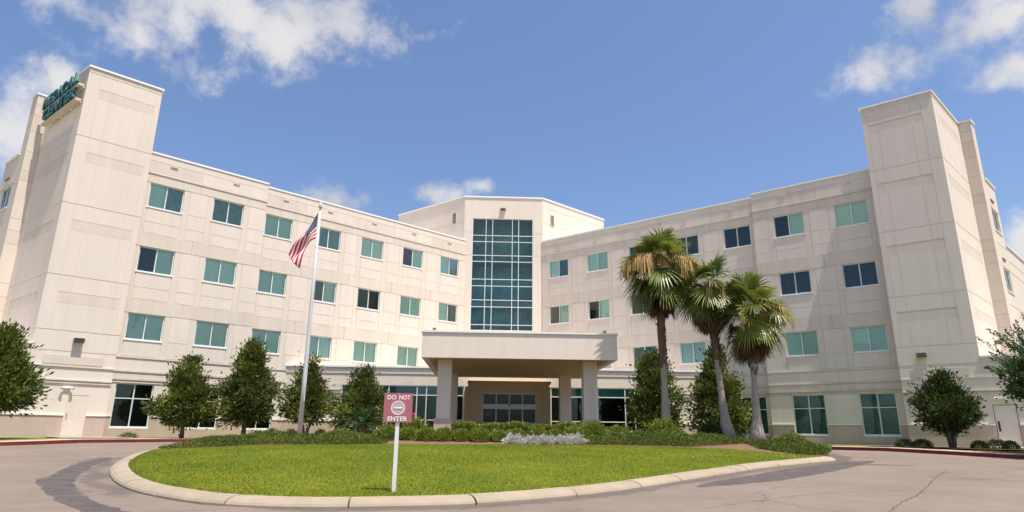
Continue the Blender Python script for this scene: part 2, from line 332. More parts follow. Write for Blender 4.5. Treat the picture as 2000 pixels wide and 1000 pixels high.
def prism(name, poly, z0, z1, mat, parent=None, skip=(), top=True):
    n = len(poly); V = [(x, y, z0) for x, y in poly] + [(x, y, z1) for x, y in poly]
    F = [(i, (i+1) % n, n + (i+1) % n, n + i) for i in range(n) if i not in skip]
    if top: F.append(tuple(range(n, 2*n)))
    return pymesh(name, V, F, mat, parent)
def wall(name, fr, s0, s1, z0, z1, ops, mat, parent, reveal=0.22, ret=0.5):
    S = sorted(set([s0, s1] + [v for o in ops for v in (o[0], o[1]) if s0 < v < s1])); Z = sorted(set([z0, z1] + [v for o in ops for v in (o[2], o[3])]))
    mb = MB()
    for i in range(len(S)-1):
        for j in range(len(Z)-1):
            cs = (S[i]+S[i+1])/2; cz = (Z[j]+Z[j+1])/2
            if any(o[0] < cs < o[1] and o[2] < cz < o[3] for o in ops): continue
            mb.raw([fr.pt(S[i],0,Z[j]),fr.pt(S[i+1],0,Z[j]),fr.pt(S[i+1],0,Z[j+1]),fr.pt(S[i],0,Z[j+1])], [(0,1,2,3)])
    for a, b, c, d in ops:
        q = lambda s1_, z1_, s2_, z2_: mb.raw([fr.pt(s1_,0,z1_),fr.pt(s1_,-reveal,z1_),fr.pt(s2_,-reveal,z2_),fr.pt(s2_,0,z2_)], [(0,1,2,3)])
        q(a,c,a,d); q(b,d,b,c); q(a,d,b,d); q(b,c,a,c)
    for s in (s0, s1): mb.raw([fr.pt(s,0,z0),fr.pt(s,-ret,z0),fr.pt(s,-ret,z1),fr.pt(s,0,z1)], [(0,1,2,3)])
    mb.raw([fr.pt(s0,0,z1),fr.pt(s1,0,z1),fr.pt(s1,-ret,z1),fr.pt(s0,-ret,z1)], [(0,1,2,3)])
    return pymesh(name, mb.V, mb.F, mat, parent, fix=False)
def window(fr, s0, z0, w, h, parent, blinds, grid=None, sill=True):
    """aluminium frame with panes (and blinds) as children; grid = (column edges, row edges) as fractions"""
    cs, rs = grid or ([0, .5, 1], [0, 1]); f = 0.065; mb = MB()
    o0, o1 = -0.17, -0.07
    mb.box(fr, s0, s0+f, o0, o1, z0, z0+h); mb.box(fr, s0+w-f, s0+w, o0, o1, z0, z0+h)
    mb.box(fr, s0+f, s0+w-f, o0, o1, z0, z0+f); mb.box(fr, s0+f, s0+w-f, o0, o1, z0+h-f, z0+h)
    for c in cs[1:-1]: mb.box(fr, s0+w*c-.035, s0+w*c+.035, o0+.005, o1-.004, z0+f, z0+h-f)
    for r in rs[1:-1]:
        for i in range(len(cs)-1):
            a = s0 + (f if i == 0 else w*cs[i]+.035); b = s0 + (w-f if i == len(cs)-2 else w*cs[i+1]-.035)
            mb.box(fr, a, b, o0+.005, o1-.008, z0+h*r-.03, z0+h*r+.03)
    wo_ = mb.build('window', MT['frame'], parent)
    k = 0
    for i in range(len(cs)-1):
        for j in range(len(rs)-1):
            a = s0+w*cs[i]+.03; b = s0+w*cs[i+1]-.03; c = z0+h*rs[j]+.025; d = z0+h*rs[j+1]-.025
            panel('pane', fr, a, b, -.125, .012, c, d, 'glass', wo_)
            t = blinds[min(k, len(blinds)-1)]; k += 1
            if t in 'LTMP':
                lo = c + (0 if t != 'P' else (d-c)*0.45) + (rnd.random() < .3) * rnd.random() * .12
                panel('blind', fr, a-.02, b+.02, -.215, .02, lo, d+.02, {'L':'blind','T':'blind_dark','M':'blind_mid','P':'blind'}[t], wo_)
    if sill: panel('sill', fr, s0-.05, s0+w+.05, -.06, .12, z0-.07, z0-.002, 'coping', wo_)
    return wo_
def tri_mesh(poly): return poly
def smooth_poly(pts, closed, step=0.5):
    P = np.array(pts, float); n = len(P); out = []
    for i in range(n if closed else n-1):
        p0 = P[(i-1) % n] if closed or i > 0 else P[0]; p1 = P[i]; p2 = P[(i+1) % n]; p3 = P[(i+2) % n] if closed or i+2 < n else P[-1]
        k = max(2, int(np.hypot(*(p2-p1)) / step))
        for t in np.arange(k) / k:
            out.append(0.5*((2*p1)+(-p0+p2)*t+(2*p0-5*p1+4*p2-p3)*t*t+(-p0+3*p1-3*p2+p3)*t**3))
    if not closed: out.append(P[-1])
    return np.array(out)

# ------------------------------------------------------------------ ground
def G(y): return -0.185 + 0.035 * np.clip(y, -10, 31)
BASE = 1.08                                              # floor level of the building
def sstep(x): x = np.clip(x, 0, 1); return x*x*(3-2*x)

ISL = [(-13.47,24.75),(-12.69,22.28),(-11.3,19.11),(-10.1,17.02),(-8.75,15.07),(-7.41,13.56),(-5.95,12.4),(-5.02,11.95),(-3.45,11.72),(-1.5,12.05),(-.42,12.45),(1.05,13.4),
       (2.91,15.13),(5.61,18.2),(8.03,20.85),(10.7,23.25),(11.89,24.35),(13.1,26.3),(13.6,28.8),(12.9,31.6),(10.6,34.2),(7,35.4),(0,35.6),(-7,35.2),(-11,33.6),(-13.4,30.5),(-14,27.5)]
isl = smooth_poly(ISL, True, 0.45)
CEN = np.array([-0.5, 24.5])
def inside(poly, x, y):
    c = np.zeros(np.shape(x), bool); n = len(poly); j = n-1
    for i in range(n):
        xi, yi = poly[i]; xj, yj = poly[j]
        c ^= ((yi > y) != (yj > y)) & (x < (xj-xi)*(y-yi)/(yj-yi+1e-12)+xi); j = i
    return c
def edge_dist(poly, x, y):
    d = np.full(np.shape(x), 1e9)
    A = poly; B = np.roll(poly, -1, 0)
    for a, b in zip(A, B):
        e = b-a; t = np.clip(((x-a[0])*e[0]+(y-a[1])*e[1])/(e@e), 0, 1)
        d = np.minimum(d, np.hypot(x-a[0]-t*e[0], y-a[1]-t*e[1]))
    return d
def bed_edge(x): return np.interp(x, [-14,-12.3,-6,0,5,7,9.5,11.3,13.5], [24.8,25,27.5,28.4,28.4,28,26,24.6,24.2])

# far ground sheet
gx = np.array([-900,-300,-120,-60,-40,40,60,120,300,900.]); gy = np.array([-900,-300,-100,-40,-10,0,10,20,31,60,120,300,900.])
V = [(x, y, float(G(y)) - 0.06) for y in gy for x in gx]; nx = len(gx)
F = [(j*nx+i, j*nx+i+1, (j+1)*nx+i+1, (j+1)*nx+i) for j in range(len(gy)-1) for i in range(nx-1)]
struct(npmesh('ground', V, F, MT['ground']))
# road sheet with stain attribute
rx = np.concatenate([np.arange(-60,-18,3), np.arange(-18,18,.2), np.arange(18,61,3)]); ry = np.concatenate([np.arange(-40,6,3), np.arange(6,32,.2), np.arange(32,62,3)])
X, Y = np.meshgrid(rx, ry); nx = len(rx)
V = np.stack([X.ravel(), Y.ravel(), G(Y).ravel()], 1)
idx = np.arange(len(V)).reshape(X.shape)
F = np.stack([idx[:-1,:-1].ravel(), idx[:-1,1:].ravel(), idx[1:,1:].ravel(), idx[1:,:-1].ravel()], 1)
ed = edge_dist(isl, X, Y); ed[inside(isl, X, Y)] = 0
wav = 0.5*np.sin(X*1.3+Y*0.7)+0.4*np.sin(X*0.5-Y*1.9+1)
left = sstep((-5.5 - X)/3) * sstep((Y-8)/3) * sstep((25-Y)/3)
lf = left * np.clip(1.3 - (ed/(1.45+0.12*wav)), 0, 1) ** 0.3 * (0.86 + .22*np.sin(ed*9+wav*3))
ring = left * np.exp(-((ed-1.6-.12*wav)/.30)**4) * 1.1
front = np.clip(1 - ed/(0.75+.25*wav), 0, 1) * 0.75 * sstep((X+6)/3)
tip = np.exp(-((X-12.6)/1.6)**2-((Y-22.9+0.15*(X-12))/.5)**2) * .7
rightst = np.clip(1-ed/(1.3+.3*wav), 0, 1) * sstep((X-5)/3) * sstep((26-Y)/2)
arc = np.exp(-((np.hypot(X+4, Y-24)-15.6-.2*wav)/.28)**2) * sstep((-6-X)/4) * .55
st = np.maximum.reduce([lf*0.46, front*0.8, tip*.8, rightst*0.6, arc*.5])
road = struct(npmesh('road', V, F, MT['asphalt']))
a = road.data.attributes.new('stain', 'FLOAT', 'POINT'); a.data.foreach_set('value', st.ravel().astype(np.float32))

def loft(name, path, prof, zf, mat, parent=None, closed=False, i0=0, i1=None, inward=1):
    """prof = [(offset, dz)]; offset measured to the left of the path direction times inward"""
    P = np.array(path); n = len(P)
    T = (np.roll(P, -1, 0) - np.roll(P, 1, 0)) if closed else np.gradient(P, axis=0)
    T /= np.hypot(T[:, 0], T[:, 1])[:, None]; Nn = np.stack([-T[:, 1], T[:, 0]], 1) * inward
    V = []; ii = [k % n for k in range(i0, (n if i1 is None else i1+1))] if not (closed and i1 is None) else list(range(n)) + [0]
    for k in ii:
        for o, dz in prof:
            q = P[k] + Nn[k]*o; V.append((q[0], q[1], float(zf(P[k][0], P[k][1], o)) + dz))
    m = len(prof); F = [(a*m+b, a*m+b+1, (a+1)*m+b+1, (a+1)*m+b) for a in range(len(ii)-1) for b in range(m-1)]
    if not (closed and i1 is None): F += [tuple(range(m)), tuple(range((len(ii)-1)*m, len(ii)*m))]
    return pymesh(name, V, F, mat, parent)
# island kerb, in cast lengths with open joints
kerb = struct(link(bpy.data.objects.new('island_kerb', None), None, (0, 24, 0.6)))
area = 0.5*np.sum(isl[:,0]*np.roll(isl[:,1],-1)-np.roll(isl[:,0],-1)*isl[:,1]); INW = 1 if area > 0 else -1
PROF = [(0,-.1),(0.0,.035),(.03,.075),(.10,.115),(.20,.145),(.40,.162),(.43,.15),(.43,-.1)]
def subpath(P, a, b, m):
    k = np.linspace(a, b, m); n = len(P); out = []
    for t in k:
        i = int(math.floor(t)); f_ = t-i; out.append(P[i % n]*(1-f_)+P[(i+1) % n]*f_)
    return np.array(out)
def near_idx(p): return int(np.argmin(np.hypot(isl[:,0]-p[0], isl[:,1]-p[1])))
k0, k1 = near_idx((-13.2, 23.9)), near_idx((12.0, 24.5)); nseg = 17; step = (k1-k0)/nseg
for k in range(nseg):
    loft('kerb_length', subpath(isl, k0+k*step+.03, k0+(k+1)*step-.03, 9), [(o, dz + 0.004*math.sin(k*2.3)) for o, dz in PROF], lambda x, y, o: G(y), MT['concrete'], kerb, inward=INW)
# lawn and planting bed on the island (polar grid inside the kerb)
Ti = np.roll(isl,-1,0)-np.roll(isl,1,0); Ti /= np.hypot(Ti[:,0],Ti[:,1])[:,None]; Nin = np.stack([-Ti[:,1],Ti[:,0]],1)*INW
inner = isl + Nin*0.41
def lawn_z(x, y):
    d = edge_dist(inner, x, y)
    b = sstep((y - bed_edge(x))/3.5) * sstep(d/1.2)
    return G(y) + 0.15 + 0.10*sstep(d/4) + 0.22*b
K = 45; n = len(inner); ks = np.concatenate([[1.0], np.linspace(.992, 0.02, K-1)])
VX = CEN[0] + (inner[None,:,0]-CEN[0])*ks[:,None]; VY = CEN[1] + (inner[None,:,1]-CEN[1])*ks[:,None]
VZ = lawn_z(VX.ravel(), VY.ravel()).reshape(VX.shape); VZ[0] = G(VY[0]) - 0.02
V = np.stack([VX.ravel(), VY.ravel(), VZ.ravel()], 1); idx = np.arange(len(V)).reshape(K, n)
F = np.stack([idx[:-1].ravel(), np.roll(idx,-1,1)[:-1].ravel(), np.roll(idx,-1,1)[1:].ravel(), idx[1:].ravel()], 1)
cxy = V[F].mean(1); bedmask = cxy[:,1] > bed_edge(cxy[:,0])
struct(npmesh('lawn', V, F[~bedmask], MT['lawn'], smooth=True)); struct(npmesh('mulch_bed', V, F[bedmask], MT['mulch'], smooth=True))

# building-side kerb, walk and verge
CURB = [(-46,2),(-30,17.5),(-24.2,24.3),(-21.5,28),(-20.3,30.1),(-19.3,32.5),(-18.2,36),(-16,38.8),(-12,40.3),(-5,40.7),(4,40.9),(9.5,40.5),(12.5,39),(14.2,36.2),(15.5,33.6),(17,31.7),(18.4,29.6),(19.9,27.1),(21.6,24.6),(28,15),(36,3)]
cp = smooth_poly(CURB, False, 0.7)
def zc(x, y, o): return G(y)
struct(loft('red_kerb', cp, [(0,-.1),(0,.145),(.02,.155),(.16,.155)], zc, MT['red'], inward=1))
struct(loft('sidewalk', cp, [(.16,-.1),(.16,.157),(1.5,.17),(1.5,-.1)], zc, MT['walk'], inward=1))
def verge_z(x, y, o): return G(y)+0.17 + (BASE-0.02-(G(y)+0.17))*sstep((o-1.5)/4)
struct(loft('verge_lawn', cp, [(1.5,-.02),(2.5,.012),(4,.01),(6,0),(12,0),(30,0)], verge_z, MT['lawn'], inward=1))

# ------------------------------------------------------------------ building
bld = thing('medical_building', 'long cream stucco medical centre with two angled wings, end towers and a glazed centre', 'building', (-0.8, 50, BASE))
aL, aR = 43.408, -38.275
fLB = Frame((-23.930, 39.192), aL); fLA = fLB.off(0.645); fRB = Frame((3.487, 57.391), aR); fRA = fRB.off(0.694)
LC = [0, 3.986, 7.913, 11.983, 15.958, 20.022, 24.075]; RC = [0, 4.116, 8.234, 12.327, 16.426, 20.393, 24.482]
WW, WH, FH = 2.064, 1.625, 4.27
SILL = {1: 6.838, 2: 11.108, 3: 15.378}; GS, GH = 1.645, 2.577
TOP = 19.0
ST = {('L',3): ['LM','MM','LL','MM','LL','DL','LM'], ('L',2): ['DL','LL','LL','TL','TD','LL','LT'], ('L',1): ['LL']*7,
      ('R',3): ['LT','LL','DD','DD','DD','DL','LL'], ('R',2): ['DL','DL','DD','LD','LL','DD','DD'], ('R',1): ['LL','LL','TT','LL','LL','LL','LL']}
def wing_front(side, fr, c0, c1, s0, s1, cols, ground_cols, step_lo):
    ops = []
    for c in range(c0, c1):
        for r in (1, 2, 3): ops.append((cols[c], cols[c]+WW, SILL[r], SILL[r]+WH))
        if c in ground_cols: ops.append((cols[c], cols[c]+WW, GS, GS+GH))
    wall('wall', fr, s0, s1, BASE-.3, TOP, ops, MT['joint'], bld)
    g = 0.012; t = 0.024
    lowz = 4.97 if step_lo else 5.80
    # bay edges
    cc = [cols[c] for c in range(c0, c1)]
    gaps = [(s0, cc[0])] + [(cc[i]+WW, cc[i+1]) for i in range(len(cc)-1)] + [(cc[-1]+WW, s1)]
    for (a, b) in gaps:
        wst = min(0.38, (b-a)*.3)
        inner_a = a + (wst if a != s0 else 0); inner_b = b - (wst if b != s1 else 0)
        if a != s0: panel('pilaster_strip', fr, a+g, inner_a-g, 0, .018, 5.80+g, 17.62, 'strip', bld)
        if b != s1: panel('pilaster_strip', fr, inner_b+g, b-g, 0, .018, 5.80+g, 17.62, 'strip', bld)
        if inner_b - inner_a < .15: continue
        for r in (1, 2, 3):
            z = SILL[r]
            panel('wall_panel', fr, inner_a+g, inner_b-g, 0, t, z+g, z+WH-g, 'stucco', bld)
            panel('wall_panel', fr, inner_a+g, inner_b-g, 0, t, z-1.0+g, z-g, 'stucco', bld)
            if r > 1: panel('wall_panel', fr, inner_a+g, inner_b-g, 0, t, z-1.75+g, z-1.0-g, 'stucco', bld)
    for c in range(c0, c1):
        for r in (1, 2, 3):
            z = SILL[r]
            panel('spandrel_panel', fr, cols[c]+g, cols[c]+WW-g, 0, t, z-1.0+g, z-.075, 'stucco', bld)
            if r > 1: panel('spandrel_panel', fr, cols[c]+g, cols[c]+WW-g, 0, t, z-1.75+g, z-1.0-g, 'stucco', bld)
    mids = [s0] + [(gp[0]+gp[1])/2 for gp in gaps[1:-1]] + [s1]
    for i in range(len(mids)-1):
        for z0, z1 in ((8.463, 9.358), (12.733, 13.628), (17.003, 17.62)):
            panel('band_panel', fr, mids[i]+g, mids[i+1]-g, 0, .034, z0+g, z1-g, 'stucco_tan', bld)
        panel('parapet_panel', fr, mids[i]+g, mids[i+1]-g, 0, t, 17.80, 18.52-g, 'stucco_tan' if (i % 2 == 0) else 'stucco', bld)
        panel('parapet_panel', fr, mids[i]+g, mids[i+1]-g, 0, t, 18.52+g, 18.985, 'stucco', bld)
        sc_ = panel('scupper', fr, (mids[i]+mids[i+1])/2-.22, (mids[i]+mids[i+1])/2+.22, .03, .05, 18.36, 18.47, 'raceway', bld)
    panel('cornice', fr, s0, s1, 0, .075, 17.62, 17.70, 'stucco_tan', bld); panel('cornice', fr, s0, s1, 0, .05, 17.715, 17.775, 'stucco', bld)
    panel('coping', fr, s0-.0, s1+.0, .07, .45, 19.0, 19.12, 'coping', bld)
    if ground_cols:
        panel('ledge', fr, s0, s1, 0, .07, 5.72, 5.80, 'stucco', bld); panel('ledge', fr, s0, s1, 0, .08, 4.88, 4.96, 'stucco', bld)
        panel('cornice', fr, s0, s1, 0, .09, 4.40, 4.47, 'stucco_tan', bld); panel('cornice', fr, s0, s1, 0, .06, 4.235, 4.30, 'stucco_tan', bld)
        gc = [cols[c] for c in range(c0, c1) if c in ground_cols]
        gg = [(s0, gc[0])] + [(gc[i]+WW, gc[i+1]) for i in range(len(gc)-1)] + [(gc[-1]+WW, s1)]
        for a, b in gg:
            panel('wall_panel', fr, a+(.02 if a != s0 else 0), b-(.02 if b != s1 else 0), 0, t, 2.34, 4.22, 'stucco', bld)
            panel('ledge', fr, a, b, 0, .10, 2.26, 2.33, 'coping', bld)
            panel('base_panel', fr, a, b, 0, .06, BASE-.25, 2.255, 'base', bld)
        for c in gc: panel('base_panel', fr, c, c+WW, 0, .055, BASE-.25, GS-.08, 'base', bld)
        for i in range(len(mids)-1):
            panel('wall_panel', fr, mids[i]+g, mids[i+1]-g, 0, t, 4.98, 5.70, 'stucco', bld)
            panel('band_panel', fr, mids[i]+g, mids[i+1]-g, 0, .034, 4.49, 4.86, 'stucco_tan', bld)
    for c in range(c0, c1):
        for r in (1, 2, 3): window(fr, cols[c], SILL[r], WW, WH, bld, ST[(side, r)][c])
        if c in ground_cols: window(fr, cols[c], GS, WW, GH, bld, 'DDDD' if side == 'L' else 'TTTT', ([0,.5,1],[0,.655,1]))
wing_front('L', fLA, 0, 2, -0.6, 7.62, LC, (0, 1), True)
wing_front('L', fLB, 2, 7, 7.62, 26.9, LC, (2,), False)
wing_front('R', fRB, 0, 5, -0.82, 18.95, RC, (4,), False)
wing_front('R', fRA, 5, 7, 18.95, 27.4, RC, (5, 6), True)
def P2(fr, s, o): q = fr.pt(s, o, 0); return (q[0], q[1])
prism('wing_body', [P2(fLA,-.6,-.0), P2(fLA,7.62,0), P2(fLB,7.62,0), P2(fLB,26.9,0), P2(fLB,26.9,-15), P2(fLB,-.6,-15)], BASE-.3, TOP-.04, MT['stucco_plain'], bld, skip=(0,2))
prism('wing_body', [P2(fRB,-.82,0), P2(fRB,18.95,0), P2(fRA,18.95,0), P2(fRA,27.4,0), P2(fRB,27.4,-15), P2(fRB,-.82,-15)], BASE-.3, TOP-.04, MT['stucco_plain'], bld, skip=(0,2))
for fr, a, b in ((fLA,-.6,7.5),(fLB,7.7,26.8),(fRB,-.7,18.9),(fRA,19,27.3)):
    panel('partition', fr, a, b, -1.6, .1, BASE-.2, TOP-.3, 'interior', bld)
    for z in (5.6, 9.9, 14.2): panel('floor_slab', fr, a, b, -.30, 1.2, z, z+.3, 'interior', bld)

# centre block
PC0 = np.array([-4.55, 57.65]); fC = Frame(PC0, 2.45); CW = 7.46; CT = 23.4
CS = [.78, 2.07, 2.69, 4.57, 5.17, 6.53]; CZ = [10.54, 11.08, 12.74, 13.38, 14.71, 15.35, 17.06, 17.65, 19.0, 19.61, 21.3]
wall('wall', fC, 0, CW, BASE, CT, [(CS[0], CS[-1], CZ[0], CZ[-1])], MT['stucco'], bld, reveal=.25)
PC1 = np.array(fC.pt(CW,0,0)[:2])
dl = np.array([math.cos(R(142.2)), math.sin(R(142.2))]); dr = np.array([math.cos(R(42.4)), math.sin(R(42.4))])
prism('centre_body', [tuple(PC0), tuple(PC1), tuple(PC1+9.15*dr), tuple(PC1+9.15*dr+np.array([-2,8])), tuple(PC0+9.3*dl+np.array([2,8])), tuple(PC0+9.3*dl)], BASE, CT-.02, MT['stucco'], bld, skip=(0,))
panel('coping', fC, -.03, CW+.03, .08, .45, CT, CT+.13, 'coping', bld)
fCl = Frame(PC0+9.3*dl, 142.2-180); fCr = Frame(PC1, 42.4)
panel('coping', fCl, -.06, 9.27, .08, .40, CT, CT+.13, 'coping', bld); panel('coping', fCr, .03, 9.21, .08, .40, CT, CT+.13, 'coping', bld)
for z in (17.68, 19.9):
    panel('reveal_line', fC, 0, CS[0]-.02, 0, .012, z, z+.035, 'joint', bld); panel('reveal_line', fC, CS[-1]+.02, CW, 0, .012, z, z+.035, 'joint', bld)
for z in (22.6, 21.0):
    panel('reveal_line', fC, 0, CW, 0, .012, z+.8, z+.83, 'joint', bld) if z > 22 else None
    panel('reveal_line', fCl, 0, 9.3, 0, .012, z, z+.035, 'joint', bld); panel('reveal_line', fCr, 0, 9.15, 0, .012, z, z+.035, 'joint', bld)
mb = MB()
for i, s in enumerate(CS): mb.box(fC, s-(.03 if 0 < i < 5 else (0 if i == 0 else .06)), s+(.03 if 0 < i < 5 else (.06 if i == 0 else 0)), -.18, -.04, CZ[0], CZ[-1])
for j, z in enumerate(CZ):
    for i in range(5): mb.box(fC, CS[i]+(.03 if i else .06), CS[i+1]-(.03 if i < 4 else .06), -.175, -.05, z-(.03 if 0 < j < 10 else (0 if j == 0 else .06)), z+(.03 if 0 < j < 10 else (.06 if j == 0 else 0)))
cw = mb.build('curtain_wall', MT['frame'], bld)
for i in range(5):
    for j in range(10): panel('pane', fC, CS[i]+.04, CS[i+1]-.04, -.11, .012, CZ[j]+.04, CZ[j+1]-.04, 'glass_dark', cw)
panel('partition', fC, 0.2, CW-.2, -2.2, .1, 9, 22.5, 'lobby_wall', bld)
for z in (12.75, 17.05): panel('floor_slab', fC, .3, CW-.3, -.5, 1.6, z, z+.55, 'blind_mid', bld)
for fr, s0, s1 in ((fCl, 9.3-1.54, 9.3-1.04), (fCr, 1.04, 1.54)):
    lv = panel('louver', fr, s0, s1, 0, .05, 20.92, 22.05, 'raceway', bld)
    mb = MB()
    for k in range(7): mb.box(fr, s0+.05, s1-.05, .05, .058, 20.99+k*.15, 21.08+k*.15)
    mb.build('louver_slots', MT['dark'], bld)

# lobby storey between the wings
AX = 2.5; exv = np.array([math.cos(R(AX)), math.sin(R(AX))]); eyv = np.array([-math.sin(R(AX)), math.cos(R(AX))]); OC = np.array([-.82, 57.81])
def fA(ly): return Frame(OC + ly*eyv, AX)
fl = fA(-10.6)
LX = [-11.78,-11.1,-9.11,-8.41,-6.39,-5.71,-3.7,-3.02]; RX = [3.1,3.3,4.0,6.0,6.7,8.73,9.44,11.45]
gops = [(LX[0], LX[-1], 1.72, 4.80), (RX[0], RX[-1], 1.72, 4.80)]
wall('wall', fl, -15.9, 15.9, BASE-.3, 6.05, gops, MT['stucco'], bld, reveal=.2, ret=2)
prism('lobby_body', [P2(fl,-15.9,0), P2(fl,15.9,0), P2(fl,13,-12), P2(fl,-13,-12)], BASE, 6.0, MT['stucco_plain'], bld, skip=(0,))
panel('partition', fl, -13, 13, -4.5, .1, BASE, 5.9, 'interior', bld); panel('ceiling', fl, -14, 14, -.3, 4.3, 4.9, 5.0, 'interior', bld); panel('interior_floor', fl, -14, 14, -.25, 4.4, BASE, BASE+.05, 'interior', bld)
panel('coping', fl, -15.9, 15.9, .10, .45, 6.05, 6.17, 'coping', bld); panel('cornice', fl, -15.9, 15.9, 0, .05, 5.62, 5.68, 'stucco', bld)
for a, b in ((-15.9, LX[0]), (RX[-1], 15.9)):
    panel('cornice', fl, a, b, 0, .09, 4.40, 4.47, 'stucco_tan', bld); panel('cornice', fl, a, b, 0, .06, 4.235, 4.30, 'stucco_tan', bld)
    panel('ledge', fl, a, b, 0, .10, 2.26, 2.33, 'coping', bld); panel('base_panel', fl, a, b, 0, .06, BASE-.25, 2.255, 'base', bld); panel('band_panel', fl, a, b, 0, .03, 4.49, 4.90, 'stucco_tan', bld)
for xs in (LX, RX):
    panel('sill', fl, xs[0]-.05, xs[-1]+.05, -.05, .16, 1.62, 1.718, 'coping', bld); panel('base_panel', fl, xs[0], xs[-1], 0, .05, BASE-.25, 1.61, 'base', bld)
    zs = [1.72, 2.40, 4.13, 4.80]; mb = MB()
    for i, s in enumerate(xs): mb.box(fl, s-(.035 if 0 < i < len(xs)-1 else (0 if i == 0 else .07)), s+(.035 if 0 < i < len(xs)-1 else (.07 if i == 0 else 0)), -.15, -.04, 1.72, 4.80)
    for j, z in enumerate(zs):
        for i in range(len(xs)-1): mb.box(fl, xs[i]+(.035 if i else .07), xs[i+1]-(.035 if i < len(xs)-2 else .07), -.145, -.05, z-(.035 if 0 < j < 3 else (0 if j == 0 else .07)), z+(.035 if 0 < j < 3 else (.07 if j == 0 else 0)))
    gz = mb.build('lobby_glazing', MT['frame'], bld)
    for i in range(len(xs)-1):
        for j in range(3):
            panel('pane', fl, xs[i]+.03, xs[i+1]-.03, -.10, .012, zs[j]+.03, zs[j+1]-.03, 'glass_dark', gz)
            if j == 2: panel('spandrel', fl, xs[i]+.03, xs[i+1]-.03, -.2, .02, zs[j], zs[j+1], 'blind_mid', gz)
# entrance portal with sliding doors
fp = fA(-12.8)
wall('portal_wall', fp, -2.6, 2.95, BASE-.1, 4.86, [(-1.68, 2.05, BASE-.1, 4.22)], MT['portal'], bld, reveal=.25, ret=2.3)
panel('portal_cap', fp, -2.72, 3.07, .10, 2.35, 4.86, 5.03, 'portal', bld)
for a, b in ((-2.92, -2.6), (2.95, 3.09)): panel('portal_return', fp, a, b, -.9, 1.3, BASE-.1, 4.70, 'portal', bld)
for a, b in ((-2.6, -1.68), (2.05, 2.95)): panel('base_panel', fp, a, b, 0, .05, BASE-.1, 2.28, 'base', bld)
dx = [-1.68, -.72, .19, 1.10, 2.05]; mb = MB()
for i, s in enumerate(dx): mb.box(fp, s-(.035 if 0 < i < 4 else (0 if i == 0 else .07)), s+(.035 if 0 < i < 4 else (.07 if i == 0 else 0)), -.2, -.06, BASE, 4.22)
mb.box(fp, dx[0]+.07, dx[-1]-.07, -.26, -.02, 3.14, 3.47)
for i in range(4): mb.box(fp, dx[i]+(.035 if i else .07), dx[i+1]-(.035 if i < 3 else .07), -.19, -.07, 2.18, 2.26); mb.box(fp, dx[i]+(.035 if i else .07), dx[i+1]-(.035 if i < 3 else .07), -.19, -.07, 4.14, 4.22); mb.box(fp, dx[i]+(.035 if i else .07), dx[i+1]-(.035 if i < 3 else .07), -.19, -.07, BASE, BASE+.2)
dr_ = mb.build('sliding_door', MT['frame'], bld)
for i in range(4):
    for z0, z1 in ((BASE+.2, 2.18), (2.26, 3.14), (3.47, 4.14)): panel('pane', fp, dx[i]+.03, dx[i+1]-.03, -.13, .012, z0, z1, 'glass_door', dr_)
panel('notice', fp, -1.42, -1.08, -.15, .004, 2.70, 2.95, 'white', dr_); panel('door_sensor', fp, .08, .30, -.02, .06, 3.38, 3.44, 'dark', dr_)
panel('partition', fp, -2.5, 2.9, -1.9, .1, BASE, 4.8, 'interior', bld)

# towers
def tower(fr, s0, s1, sideframe, sgn, mirror):
    w = s1 - s0; g = .010; TT = 23.1
    split = [0, .66, 1.27, 3.2, 3.77, w]
    if mirror: split = [w - x for x in split][::-1]
    ss = [s0 + x for x in split]
    rows = [(18.55, 22.75), (14.28, 18.51), (10.0, 14.24), (6.87, 9.96), (5.80, 6.83)]
    for z0, z1 in rows:
        if z1 - z0 > 2:
            rz0, rz1 = z1 - 1.55, z1 - .93
            if z1 > 22: rz0, rz1 = 21.2, 21.82
            a, b = ss[1], ss[4]
            for i in range(5):
                if 1 <= i <= 3:
                    panel('wall_panel', fr, ss[i]+g, ss[i+1]-g, 0, .014, z0+g, rz0-g, 'stucco', bld); panel('wall_panel', fr, ss[i]+g, ss[i+1]-g, 0, .014, rz1+g, z1-g, 'stucco', bld)
                else: panel('wall_panel', fr, ss[i]+(g if i else 0), ss[i+1]-(g if i < 4 else 0), 0, .014, z0+g, z1-g, 'stucco', bld)
            panel('band_panel', fr, a+g, b-g, 0, .007, rz0+g, rz1-g, 'stucco_tan', bld)
        else: panel('wall_panel', fr, s0, s1, 0, .014, z0+g, z1-g, 'stucco', bld)
    panel('parapet_panel', fr, s0, s1, 0, .014, 22.79, TT-.01, 'stucco_tan', bld)
# left tower
fLT = Frame(fLA.P + .9*fLA.n, aL); lt0, lt1 = -4.53, -.44
FRc = np.array(fLT.pt(lt1,0,0)[:2]); FLc = np.array(fLT.pt(lt0,0,0)[:2]); ub = np.array([math.cos(R(142.3)), math.sin(R(142.3))]); un = np.array([-.6115,-.7912])
SB = FLc + 6.6*ub; SO = SB + .75*un; SO2 = SO + 1.05*ub
prism('tower', [tuple(FRc), tuple(FLc), tuple(SB), tuple(SO), tuple(SO2), (-29, 46), tuple(FRc + np.array([-3.3, 5.2])*1.0), tuple(FRc - fLT.n*1.2)], BASE-.3, 23.1, MT['joint'], bld)
tower(fLT, lt0, lt1, None, 1, False)
fLS = Frame(FLc, 142.3-180); fLO = Frame(SB, math.degrees(math.atan2(-un[1], -un[0])) ); fLE = Frame(SO, 142.3-180)
